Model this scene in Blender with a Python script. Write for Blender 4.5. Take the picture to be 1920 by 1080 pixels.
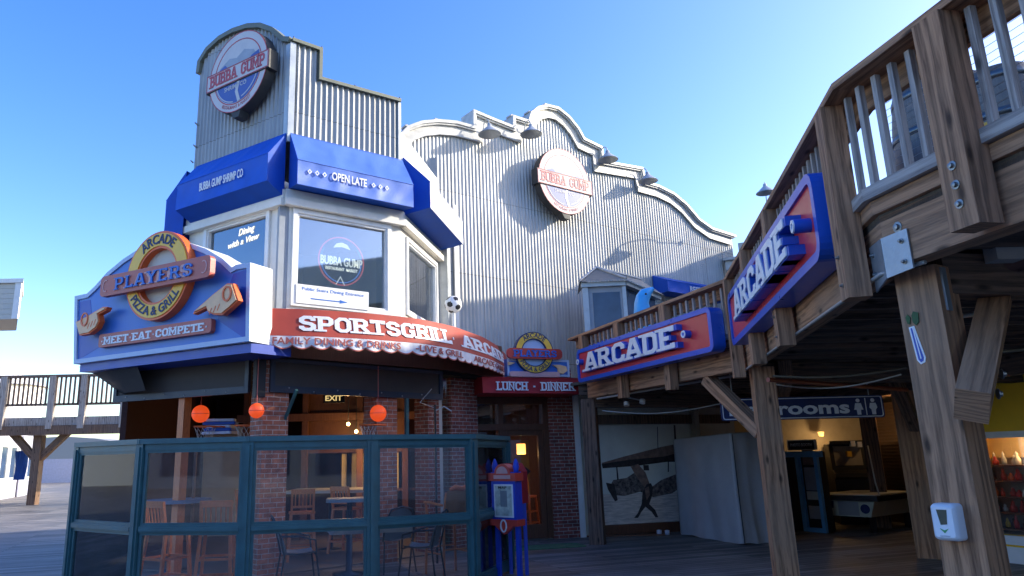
import bpy, math, random
from mathutils import Vector, Matrix
random.seed(7)
for o in list(bpy.data.objects): bpy.data.objects.remove(o)
S = bpy.context.scene
COL = S.collection
# ------------------------------------------------------------------ camera
FPX, CX, CY = 1342.0, 842.0, 540.0
TH, RO, EYE = math.radians(13.3), math.radians(1.2), 1.6
FW = Vector((0, math.cos(TH), math.sin(TH)))
U0 = Vector((0, -math.sin(TH), math.cos(TH)))
RT = Vector((1, 0, 0))*math.cos(RO) - U0*math.sin(RO)
UP = Vector((1, 0, 0))*math.sin(RO) + U0*math.cos(RO)
CAM = Vector((0, 0, EYE))
cd = bpy.data.cameras.new('camera'); cam = bpy.data.objects.new('camera', cd); COL.objects.link(cam)
cam.matrix_world = Matrix(((RT.x, UP.x, -FW.x, CAM.x), (RT.y, UP.y, -FW.y, CAM.y), (RT.z, UP.z, -FW.z, CAM.z), (0, 0, 0, 1)))
cd.sensor_width = 36; cd.lens = FPX/1920*36; cd.shift_x = (960-CX)/1920
cd.clip_start = 0.05; cd.clip_end = 3000
S.camera = cam
# ------------------------------------------------------------------ sky and sun
SUN = Vector((.905, .13, .405)).normalized()
W = bpy.data.worlds.new("World"); S.world = W; W.use_nodes = True
nt = W.node_tree; nt.nodes.clear()
sky = nt.nodes.new('ShaderNodeTexSky'); sky.sky_type = 'NISHITA'; sky.sun_disc = False
sky.sun_elevation = math.asin(SUN.z); sky.sun_rotation = math.atan2(SUN.x, SUN.y)
sky.altitude = 0; sky.air_density = 1.0; sky.dust_density = 1.3; sky.ozone_density = 1.6
hs = nt.nodes.new('ShaderNodeHueSaturation'); hs.inputs['Saturation'].default_value = 1.4; hs.inputs['Hue'].default_value = .520
bg = nt.nodes.new('ShaderNodeBackground'); bg.inputs['Strength'].default_value = 0.15
wo = nt.nodes.new('ShaderNodeOutputWorld')
nt.links.new(sky.outputs[0], hs.inputs['Color']); nt.links.new(hs.outputs[0], bg.inputs['Color']); nt.links.new(bg.outputs[0], wo.inputs[0])
sd = bpy.data.lights.new('sun', 'SUN'); sd.energy = 2.35; sd.angle = math.radians(.5); sd.color = (1, .91, .76)
so = bpy.data.objects.new('sun', sd); COL.objects.link(so); so.location = (60, 8, 30)
so.rotation_euler = SUN.to_track_quat('Z', 'Y').to_euler()
S.view_settings.view_transform = 'Standard'; S.view_settings.look = 'None'
S.view_settings.exposure = 1.6; S.view_settings.gamma = 1.0
# ------------------------------------------------------------------ projection helpers (a pixel of the 1920x1080 photo -> a point of a real plane)
def ray(x, y): return FW*FPX + RT*(x-CX) + UP*(CY-y)
def at_z(x, y, z): d = ray(x, y); return CAM + d*((z-EYE)/d.z)
def at_y(x, y, Y): d = ray(x, y); return CAM + d*(Y/d.y)
class Frame:            # upright plane: origin, horizontal direction u, up z, outward normal n (towards the viewer's side)
    def __init__(s, a, b, z0=0.0):
        s.o = Vector((a[0], a[1], z0)); s.u = Vector((b[0]-a[0], b[1]-a[1], 0)); s.L = s.u.length; s.u.normalize()
        s.n = Vector((s.u.y, -s.u.x, 0)); s.z = Vector((0, 0, 1))
    def p(s, u, v, w=0.0): return s.o + s.u*u + s.z*v + s.n*w
    def px(s, x, y, w=0.0):
        d = ray(x, y); o = s.o + s.n*w; t = (o-CAM).dot(s.n)/d.dot(s.n); q = CAM + d*t - o
        return (q.dot(s.u), q.z)
    def pts(s, l, w=0.0): return [s.px(x, y, w) for x, y in l]
class Flat:             # a general flat frame: origin, u, v axes
    def __init__(s, o, u, v): s.o = Vector(o); s.u = Vector(u).normalized(); s.v = Vector(v).normalized(); s.n = s.u.cross(s.v).normalized()
    def p(s, u, v, w=0.0): return s.o + s.u*u + s.v*v + s.n*w
# ------------------------------------------------------------------ materials
def newmat(name):
    m = bpy.data.materials.new(name); m.use_nodes = True
    b = m.node_tree.nodes['Principled BSDF']; return m, m.node_tree, b
def nd(t, k, **kw):
    n = t.nodes.new(k)
    for a, v in kw.items():
        if a in n.inputs: n.inputs[a].default_value = v
        else: setattr(n, a, v)
    return n
def plain(name, c, rough=.5, metal=0, var=.12, scale=6, bump=.0, bscale=60, spec=.5, stretch=(1, 1, 1), streak=0):
    m, t, b = newmat(name); L = t.links
    b.inputs['Roughness'].default_value = rough; b.inputs['Metallic'].default_value = metal
    b.inputs['Specular IOR Level'].default_value = spec
    co = nd(t, 'ShaderNodeTexCoord'); mp = nd(t, 'ShaderNodeMapping'); mp.inputs['Scale'].default_value = stretch
    L.new(co.outputs['Object'], mp.inputs[0])
    n = nd(t, 'ShaderNodeTexNoise', Scale=scale, Detail=6.0, Roughness=.6); L.new(mp.outputs[0], n.inputs['Vector'])
    r = nd(t, 'ShaderNodeMapRange'); r.inputs['From Min'].default_value = .3; r.inputs['From Max'].default_value = .7
    r.inputs['To Min'].default_value = 1-var; r.inputs['To Max'].default_value = 1+var; L.new(n.outputs['Fac'], r.inputs['Value'])
    mx = nd(t, 'ShaderNodeVectorMath', operation='SCALE'); mx.inputs[0].default_value = c[:3]; L.new(r.outputs[0], mx.inputs['Scale'])
    L.new(mx.outputs[0], b.inputs['Base Color'])
    r2 = nd(t, 'ShaderNodeMapRange'); r2.inputs['To Min'].default_value = max(0, rough-.12); r2.inputs['To Max'].default_value = min(1, rough+.15)
    L.new(n.outputs['Fac'], r2.inputs['Value']); L.new(r2.outputs[0], b.inputs['Roughness'])
    if bump:
        n2 = nd(t, 'ShaderNodeTexNoise', Scale=bscale, Detail=3.0); L.new(mp.outputs[0], n2.inputs['Vector'])
        bp = nd(t, 'ShaderNodeBump', Strength=bump, Distance=.02); L.new(n2.outputs['Fac'], bp.inputs['Height']); L.new(bp.outputs[0], b.inputs['Normal'])
    return m
def wood(name, c1, c2, c3, rough=.75, sc=1.0):
    """weathered timber: grain runs along UV v (metres)"""
    m, t, b = newmat(name); L = t.links
    uv = nd(t, 'ShaderNodeUVMap'); mp = nd(t, 'ShaderNodeMapping'); mp.inputs['Scale'].default_value = (8*sc, .55*sc, 1); L.new(uv.outputs[0], mp.inputs[0])
    n0 = nd(t, 'ShaderNodeTexNoise', Scale=1.1, Detail=2.0); L.new(mp.outputs[0], n0.inputs['Vector'])
    wv = nd(t, 'ShaderNodeTexWave', Scale=.55, Distortion=14.0, Detail=5.0); wv.inputs['Detail Scale'].default_value = 1.2; wv.inputs['Detail Roughness'].default_value = .65
    L.new(mp.outputs[0], wv.inputs['Vector'])
    mp2 = nd(t, 'ShaderNodeMapping'); mp2.inputs['Scale'].default_value = (60*sc, 2.5*sc, 1); L.new(uv.outputs[0], mp2.inputs[0])
    n2 = nd(t, 'ShaderNodeTexNoise', Scale=1.5, Detail=5.0, Roughness=.7); L.new(mp2.outputs[0], n2.inputs['Vector'])
    rp = nd(t, 'ShaderNodeValToRGB'); e = rp.color_ramp.elements; e[0].color = (*c1, 1); e[0].position = .28; e[1].color = (*c2, 1); e[1].position = .72
    mixf = nd(t, 'ShaderNodeMath', operation='MULTIPLY_ADD'); mixf.inputs[1].default_value = .30; L.new(wv.outputs['Fac'], mixf.inputs[0])
    mm = nd(t, 'ShaderNodeMath', operation='MULTIPLY'); mm.inputs[1].default_value = .8; L.new(n2.outputs['Fac'], mm.inputs[0]); L.new(mm.outputs[0], mixf.inputs[2])
    L.new(mixf.outputs[0], rp.inputs[0])
    n3 = nd(t, 'ShaderNodeTexNoise', Scale=1.3, Detail=3.0); co = nd(t, 'ShaderNodeTexCoord'); L.new(co.outputs['Object'], n3.inputs['Vector'])
    r3 = nd(t, 'ShaderNodeMapRange'); r3.inputs['From Min'].default_value = .38; r3.inputs['From Max'].default_value = .68; L.new(n3.outputs['Fac'], r3.inputs['Value'])
    mx = nd(t, 'ShaderNodeMix', data_type='RGBA'); L.new(r3.outputs[0], mx.inputs[0]); L.new(rp.outputs[0], mx.inputs[6]); 
    g = nd(t, 'ShaderNodeMix', data_type='RGBA'); g.inputs[0].default_value = .55; L.new(rp.outputs[0], g.inputs[6]); g.inputs[7].default_value = (*c3, 1); L.new(g.outputs[2], mx.inputs[7])
    # knots
    vo = nd(t, 'ShaderNodeTexVoronoi', Scale=1.0, voronoi_dimensions='2D'); mp3 = nd(t, 'ShaderNodeMapping'); mp3.inputs['Scale'].default_value = (4.2*sc, 1.5*sc, 1); L.new(uv.outputs[0], mp3.inputs[0]); L.new(mp3.outputs[0], vo.inputs['Vector'])
    rk = nd(t, 'ShaderNodeMapRange'); rk.inputs['From Min'].default_value = .03; rk.inputs['From Max'].default_value = .11; rk.inputs['To Min'].default_value = .25; L.new(vo.outputs['Distance'], rk.inputs['Value'])
    mk = nd(t, 'ShaderNodeMix', data_type='RGBA', blend_type='MULTIPLY'); mk.inputs[0].default_value = 1; L.new(mx.outputs[2], mk.inputs[6]); L.new(rk.outputs[0], mk.inputs[7])
    L.new(mk.outputs[2], b.inputs['Base Color']); b.inputs['Roughness'].default_value = rough; b.inputs['Specular IOR Level'].default_value = .3
    bp = nd(t, 'ShaderNodeBump', Strength=.45, Distance=.006); L.new(mixf.outputs[0], bp.inputs['Height']); L.new(bp.outputs[0], b.inputs['Normal'])
    return m
def brick(name, c1, c2, mortar):
    m, t, b = newmat(name); L = t.links
    uv = nd(t, 'ShaderNodeUVMap'); br = nd(t, 'ShaderNodeTexBrick', offset=.5)
    br.inputs['Scale'].default_value = 1; br.inputs['Brick Width'].default_value = .205; br.inputs['Row Height'].default_value = .068; br.inputs['Mortar Size'].default_value = .006
    br.inputs['Mortar Smooth'].default_value = .25; br.inputs['Bias'].default_value = -.1
    br.inputs['Color1'].default_value = (*c1, 1); br.inputs['Color2'].default_value = (*c2, 1); br.inputs['Mortar'].default_value = (*mortar, 1)
    L.new(uv.outputs[0], br.inputs['Vector'])
    n = nd(t, 'ShaderNodeTexNoise', Scale=9.0, Detail=6.0); L.new(uv.outputs[0], n.inputs['Vector'])
    r = nd(t, 'ShaderNodeMapRange'); r.inputs['From Min'].default_value = .3; r.inputs['From Max'].default_value = .7; r.inputs['To Min'].default_value = .65; r.inputs['To Max'].default_value = 1.3; L.new(n.outputs['Fac'], r.inputs['Value'])
    mx = nd(t, 'ShaderNodeMix', data_type='RGBA', blend_type='MULTIPLY'); mx.inputs[0].default_value = 1; L.new(br.outputs['Color'], mx.inputs[6]); L.new(r.outputs[0], mx.inputs[7])
    L.new(mx.outputs[2], b.inputs['Base Color']); b.inputs['Roughness'].default_value = .85
    iv = nd(t, 'ShaderNodeMath', operation='SUBTRACT'); iv.inputs[0].default_value = 1; L.new(br.outputs['Fac'], iv.inputs[1])
    bp = nd(t, 'ShaderNodeBump', Strength=.8, Distance=.012); L.new(iv.outputs[0], bp.inputs['Height']); L.new(bp.outputs[0], b.inputs['Normal'])
    return m
def glass(name, tint=(.75, .85, .88), refl=.13, rough=.02, haze=.05):
    m, t, b = newmat(name); t.nodes.remove(b); L = t.links
    tr = nd(t, 'ShaderNodeBsdfTransparent'); tr.inputs[0].default_value = (*[v**.5 for v in tint], 1)
    gl = nd(t, 'ShaderNodeBsdfGlossy'); gl.inputs['Roughness'].default_value = rough; gl.inputs[0].default_value = (.9, .95, 1, 1)
    df = nd(t, 'ShaderNodeBsdfDiffuse'); df.inputs[0].default_value = (.5, .5, .48, 1)
    fr = nd(t, 'ShaderNodeFresnel'); fr.inputs[0].default_value = 1.5
    co = nd(t, 'ShaderNodeTexCoord'); n = nd(t, 'ShaderNodeTexNoise', Scale=2.5, Detail=5.0); L.new(co.outputs['Object'], n.inputs['Vector'])
    hz = nd(t, 'ShaderNodeMapRange'); hz.inputs['From Min'].default_value = .35; hz.inputs['From Max'].default_value = .8; hz.inputs['To Min'].default_value = haze*.4; hz.inputs['To Max'].default_value = haze*2; L.new(n.outputs['Fac'], hz.inputs['Value'])
    ad = nd(t, 'ShaderNodeMath', operation='ADD', use_clamp=True); ad.inputs[1].default_value = refl-.04; L.new(fr.outputs[0], ad.inputs[0])
    m1 = nd(t, 'ShaderNodeMixShader'); m2 = nd(t, 'ShaderNodeMixShader')
    L.new(hz.outputs[0], m1.inputs[0]); L.new(tr.outputs[0], m1.inputs[1]); L.new(df.outputs[0], m1.inputs[2])
    L.new(ad.outputs[0], m2.inputs[0]); L.new(m1.outputs[0], m2.inputs[1]); L.new(gl.outputs[0], m2.inputs[2])
    L.new(m2.outputs[0], t.nodes['Material Output'].inputs[0])
    return m
def emit(name, c, s):
    m, t, b = newmat(name); b.inputs['Base Color'].default_value = (*c, 1); b.inputs['Emission Color'].default_value = (*c, 1); b.inputs['Emission Strength'].default_value = s; return m
def planks(name, c1, c2, gap, w=.14, l=3.2, ang=0.0, rough=.6):
    m, t, b = newmat(name); L = t.links
    co = nd(t, 'ShaderNodeTexCoord'); mp = nd(t, 'ShaderNodeMapping'); mp.inputs['Rotation'].default_value = (0, 0, ang); L.new(co.outputs['Object'], mp.inputs[0])
    br = nd(t, 'ShaderNodeTexBrick', offset=.37, offset_frequency=2); br.inputs['Scale'].default_value = 1
    br.inputs['Brick Width'].default_value = l; br.inputs['Row Height'].default_value = w; br.inputs['Mortar Size'].default_value = .007; br.inputs['Mortar Smooth'].default_value = .3
    br.inputs['Color1'].default_value = (*c1, 1); br.inputs['Color2'].default_value = (*c2, 1); br.inputs['Mortar'].default_value = (*gap, 1); L.new(mp.outputs[0], br.inputs['Vector'])
    mp2 = nd(t, 'ShaderNodeMapping'); mp2.inputs['Scale'].default_value = (1.2, 22, 1); L.new(mp.outputs[0], mp2.inputs[0])
    n = nd(t, 'ShaderNodeTexNoise', Scale=1.5, Detail=6.0, Roughness=.65); L.new(mp2.outputs[0], n.inputs['Vector'])
    r = nd(t, 'ShaderNodeMapRange'); r.inputs['From Min'].default_value = .3; r.inputs['From Max'].default_value = .7; r.inputs['To Min'].default_value = .55; r.inputs['To Max'].default_value = 1.4; L.new(n.outputs['Fac'], r.inputs['Value'])
    n2 = nd(t, 'ShaderNodeTexNoise', Scale=.7, Detail=4.0); L.new(mp.outputs[0], n2.inputs['Vector'])
    r2 = nd(t, 'ShaderNodeMapRange'); r2.inputs['From Min'].default_value = .35; r2.inputs['From Max'].default_value = .65; r2.inputs['To Min'].default_value = .7; r2.inputs['To Max'].default_value = 1.25; L.new(n2.outputs['Fac'], r2.inputs['Value'])
    mu = nd(t, 'ShaderNodeMath', operation='MULTIPLY'); L.new(r.outputs[0], mu.inputs[0]); L.new(r2.outputs[0], mu.inputs[1])
    mx = nd(t, 'ShaderNodeMix', data_type='RGBA', blend_type='MULTIPLY'); mx.inputs[0].default_value = 1; L.new(br.outputs['Color'], mx.inputs[6]); L.new(mu.outputs[0], mx.inputs[7])
    L.new(mx.outputs[2], b.inputs['Base Color'])
    r4 = nd(t, 'ShaderNodeMapRange'); r4.inputs['To Min'].default_value = rough-.2; r4.inputs['To Max'].default_value = rough+.2; L.new(n2.outputs['Fac'], r4.inputs['Value']); L.new(r4.outputs[0], b.inputs['Roughness'])
    iv = nd(t, 'ShaderNodeMath', operation='SUBTRACT'); iv.inputs[0].default_value = 1; L.new(br.outputs['Fac'], iv.inputs[1])
    ad = nd(t, 'ShaderNodeMath', operation='MULTIPLY_ADD'); ad.inputs[1].default_value = .25; L.new(n.outputs['Fac'], ad.inputs[0]); L.new(iv.outputs[0], ad.inputs[2])
    bp = nd(t, 'ShaderNodeBump', Strength=.7, Distance=.01); L.new(ad.outputs[0], bp.inputs['Height']); L.new(bp.outputs[0], b.inputs['Normal'])
    return m
def metal_sheet(name, c, rough=.42, metal=.55):
    """galvanised sheet with vertical water streaks, rust freckles and joint lines"""
    m, t, b = newmat(name); L = t.links
    co = nd(t, 'ShaderNodeTexCoord'); mp = nd(t, 'ShaderNodeMapping'); mp.inputs['Scale'].default_value = (5, 5, .35); L.new(co.outputs['Object'], mp.inputs[0])
    n = nd(t, 'ShaderNodeTexNoise', Scale=1.6, Detail=7.0, Roughness=.7); L.new(mp.outputs[0], n.inputs['Vector'])
    rp = nd(t, 'ShaderNodeValToRGB'); e = rp.color_ramp.elements; e[0].position = .3; e[0].color = (*[v*.72 for v in c], 1); e[1].position = .62; e[1].color = (*c, 1)
    x = e.new(.85); x.color = (c[0]*.95, c[1]*.89, c[2]*.80, 1); L.new(n.outputs['Fac'], rp.inputs[0])
    uv = nd(t, 'ShaderNodeUVMap'); br = nd(t, 'ShaderNodeTexBrick', offset=.0); L.new(uv.outputs[0], br.inputs['Vector'])
    br.inputs['Scale'].default_value = 1; br.inputs['Brick Width'].default_value = .80; br.inputs['Row Height'].default_value = 1.83; br.inputs['Mortar Size'].default_value = .009; br.inputs['Mortar Smooth'].default_value = .5
    br.inputs['Color1'].default_value = (1, 1, 1, 1); br.inputs['Color2'].default_value = (.86, .88, .90, 1); br.inputs['Mortar'].default_value = (.50, .47, .42, 1)
    n4 = nd(t, 'ShaderNodeTexNoise', Scale=.8, Detail=5.0); L.new(co.outputs['Object'], n4.inputs['Vector']); r4 = nd(t, 'ShaderNodeMapRange'); r4.inputs['From Min'].default_value = .35; r4.inputs['From Max'].default_value = .7; r4.inputs['To Min'].default_value = 1.06; r4.inputs['To Max'].default_value = .84; L.new(n4.outputs['Fac'], r4.inputs['Value'])
    m1 = nd(t, 'ShaderNodeMix', data_type='RGBA', blend_type='MULTIPLY'); m1.inputs[0].default_value = 1; L.new(rp.outputs[0], m1.inputs[6]); L.new(br.outputs['Color'], m1.inputs[7])
    m2 = nd(t, 'ShaderNodeMix', data_type='RGBA', blend_type='MULTIPLY'); m2.inputs[0].default_value = 1; L.new(m1.outputs[2], m2.inputs[6]); L.new(r4.outputs[0], m2.inputs[7])
    L.new(m2.outputs[2], b.inputs['Base Color']); b.inputs['Metallic'].default_value = metal
    r = nd(t, 'ShaderNodeMapRange'); r.inputs['To Min'].default_value = rough-.1; r.inputs['To Max'].default_value = rough+.2; L.new(n.outputs['Fac'], r.inputs['Value']); L.new(r.outputs[0], b.inputs['Roughness'])
    return m
M = dict(
    galv=metal_sheet('galvanised_sheet', (.54, .53, .50), .5, .2), galvt=metal_sheet('tower_sheet', (.43, .435, .425), .45, .3),
    flash=plain('grey_flashing', (.42, .45, .46), .45, .4, .15, 4), olive=plain('olive_coping', (.16, .17, .13), .55, .2),
    coping=plain('coping_white', (.45, .445, .42), .5, .1, .22, 5, streak=1), white=plain('white_paint', (.78, .77, .73), .5, 0, .07, 5),
    cream=plain('cream_paint', (.74, .71, .63), .55, 0, .08, 4), greywall=plain('grey_wall', (.30, .33, .36), .7, 0, .1, 5),
    awn=plain('blue_canvas', (.004, .090, .50), .55, 0, .1, 3, .15, 160, .35), awnsun=plain('sunlit_blue_canvas', (.075, .17, .55), .42, 0, .1, 3, .15, 160, .6), awnd=plain('blue_canvas_fold', (.005, .070, .42), .6, 0, .1, 3, .15, 160, .3),  # second blue, for the front awning, is lightened to imitate sun glare
    awnglare=plain('sun_glare_canvas', (.66, .67, .74), .4, 0, .05, 3),  # white stands in for sun glare on the right awning's cover
    redaw=plain('red_canvas', (.42, .065, .040), .6, 0, .12, 3, .1, 120, .3), valance=plain('valance_canvas', (.80, .78, .77), .65, 0, .12, 4, .1, 120),
    maroon=plain('maroon_canvas', (.36, .020, .025), .6, 0, .12, 3, .1, 120, .3),
    sblue=plain('sign_blue', (.040, .16, .52), .35, 0, .10, 2.2), sdeep=plain('sign_deep_blue', (.012, .055, .36), .35, 0, .08, 3),
    sbord=plain('sign_pale_blue', (.42, .52, .68), .4, 0, .06, 3), sred=plain('sign_red', (.60, .040, .050), .32, 0, .08, 3),
    srimb=plain('sign_rim_blue', (.010, .090, .50), .3, 0, .06, 3), letw=plain('letter_white', (.78, .78, .77), .4, 0, .06, 20),
    yellow=plain('ring_yellow', (.90, .52, .05), .4, 0, .08, 5), orange=plain('ring_orange', (.80, .14, .025), .4, 0, .1, 5),
    barred=plain('bar_red', (.50, .12, .085), .45, 0, .1, 6), disc=plain('sign_beige', (.58, .54, .46), .5, 0, .06, 4), hand=plain('hand_tan', (.85, .50, .25), .45, 0, .1, 8),
    navy=plain('navy_print', (.010, .022, .10), .5), lbl=plain('letter_blue', (.02, .14, .50), .4), pink=plain('pink_trim', (.66, .36, .33), .5),
    logob=plain('logo_blue', (.055, .10, .33), .4, 0, .1, 3), logow=plain('logo_white', (.52, .51, .51), .45, 0, .06, 3), logor=plain('logo_red', (.42, .06, .07), .45), 
    logof=plain('logo_fleck', (.30, .34, .40), .5), edge=plain('sign_edge_black', (.035, .035, .035), .6), ledge=plain('ledge_metal', (.42, .40, .36), .5),
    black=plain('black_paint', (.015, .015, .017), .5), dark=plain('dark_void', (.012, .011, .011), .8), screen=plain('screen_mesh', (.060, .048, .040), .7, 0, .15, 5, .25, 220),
    frameb=plain('blue_black_frame', (.018, .028, .045), .45), bolt=plain('galvanised_bolt', (.26, .26, .25), .35, .85, .2, 20), 
    plate=plain('steel_plate', (.36, .39, .41), .42, .75, .15, 8, .1, 40), teal=plain('teal_green_paint', (.034, .112, .120), .38, 0, .18, 5, .04, 40),
    kblue=plain('kiosk_blue', (.008, .055, .46), .35), kred=plain('kiosk_red', (.60, .055, .035), .4), paper=plain('map_paper', (.45, .50, .42), .6, 0, .5, 9),
    dwood=plain('dark_stained_wood', (.13, .052, .028), .45, 0, .25, 6, stretch=(8, 8, 1)), rwood=plain('chair_wood', (.62, .18, .055), .4, 0, .2, 12, stretch=(4, 4, 1)),
    wick=plain('woven_seat', (.46, .20, .08), .6, 0, .25, 60, .4, 150), chair=plain('dark_metal_chair', (.035, .045, .06), .4, .6), mesh=plain('mesh_metal', (.20, .24, .27), .45, .5, .1, 40, .3, 300),
    stone=plain('stone_tabletop', (.46, .42, .37), .45, 0, .12, 12), seatb=plain('blue_seat', (.10, .17, .26), .5),
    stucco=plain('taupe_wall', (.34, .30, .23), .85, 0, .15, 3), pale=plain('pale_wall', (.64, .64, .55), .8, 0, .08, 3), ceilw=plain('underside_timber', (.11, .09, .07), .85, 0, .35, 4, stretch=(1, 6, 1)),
    pipe=plain('rusty_pipe', (.10, .045, .035), .6, .3, .3, 12, .3, 60), sprk=plain('sprinkler_red', (.30, .06, .03), .5), cond=plain('conduit', (.42, .42, .40), .4, .5),
    tarp=plain('grey_tarpaulin', (.36, .35, .35), .7, 0, .08, 3, .12, 30), abs=plain('white_plastic', (.72, .74, .75), .3, 0, .03, 5), gren=plain('green_print', (.06, .32, .10), .4), smoke=plain('smoked_window', (.05, .07, .05), .15),
    shopy=plain('mustard_paint', (.92, .56, .020), .6, 0, .08, 3), seal=plain('sky_blue_fibreglass', (.06, .38, .74), .3, 0, .06, 6), 
    lampw=plain('enamel_shade', (.42, .44, .44), .4, .3), booth=plain('booth_blue', (.14, .42, .70), .45), 
    barrel=plain('barrel_dark', (.15, .13, .11), .5, .2, .25, 12, stretch=(6, 6, 1)), hoop=plain('barrel_hoop', (.14, .16, .17), .4, .8),
    mury=plain('mural_sky', (.72, .74, .66), .6, 0, .1, 2), murg=plain('mural_ground', (.66, .58, .50), .6, 0, .35, 4, stretch=(1, 1, 8)), murd=plain('mural_dark', (.040, .033, .034), .6, 0, .6, 14), murf=plain('mural_grey_brown', (.15, .125, .115), .6, 0, .95, 16), murb=plain('mural_brown', (.24, .16, .13), .6, 0, .4, 10), 
    wire=plain('wire', (.30, .32, .34), .4, .8), rope=plain('purlin', (.10, .085, .06), .8), siding=plain('white_siding', (.55, .52, .45), .6, 0, .05, 3, .0), 
    purple=plain('lilac_paint', (.42, .42, .52), .6), glassd=plain('dark_window', (.03, .06, .12), .08, 0, .3, 2), blackr=plain('black_rubber', (.02, .02, .02), .7), 
    leaf=plain('leaf_green', (.03, .09, .02), .6, 0, .4, 20), mat=plain('door_mat_green', (.10, .22, .11), .9, 0, .3, 12, .4, 200), shut=plain('shutter_brown', (.10, .06, .04), .45, .3, .15, 4), 
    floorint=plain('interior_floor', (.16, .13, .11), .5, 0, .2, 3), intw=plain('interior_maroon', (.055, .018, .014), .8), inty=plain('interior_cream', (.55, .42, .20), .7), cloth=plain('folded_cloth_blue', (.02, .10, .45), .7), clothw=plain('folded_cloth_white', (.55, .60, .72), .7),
    puck=plain('game_table_print', (.60, .58, .44), .3, 0, .1, 4), red=plain('toy_red', (.5, .03, .02), .5), 
    timber=wood('weathered_timber', (.12, .056, .028), (.50, .255, .130), (.32, .205, .130)),
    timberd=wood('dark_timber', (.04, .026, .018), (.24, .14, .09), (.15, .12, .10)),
    timberg=wood('grey_timber', (.13, .10, .085), (.46, .39, .33), (.42, .40, .38)),
    brick=brick('red_brick', (.34, .090, .055), (.19, .055, .040), (.46, .41, .36)), bricko=brick('pier_brick', (.44, .150, .080), (.27, .090, .055), (.44, .37, .32)),
    glass=glass('fence_glass', (.95, .96, .95), .05, .02, .028), wglass=glass('window_glass', (.55, .66, .76), .20, .03, .03), dglass=glass('door_glass', (.85, .85, .82), .05, .02, .01),
    deck=planks('boardwalk_planks', (.30, .27, .235), (.12, .11, .10), (.008, .008, .009), ang=-.35), 
    ball=emit('lit_orange_ball', (.75, .075, .015), .28), bulb=emit('warm_bulb', (1, .62, .25), 6), glow=emit('lit_shade', (1, .48, .12), .75), exitm=emit('exit_face', (.75, .55, .22), .35), neonw=emit('neon_white', (.95, .90, .75), .38), neonr=emit('neon_red', (.8, .12, .10), .3), neonb=emit('neon_blue', (.10, .25, .7), .3),
)
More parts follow.
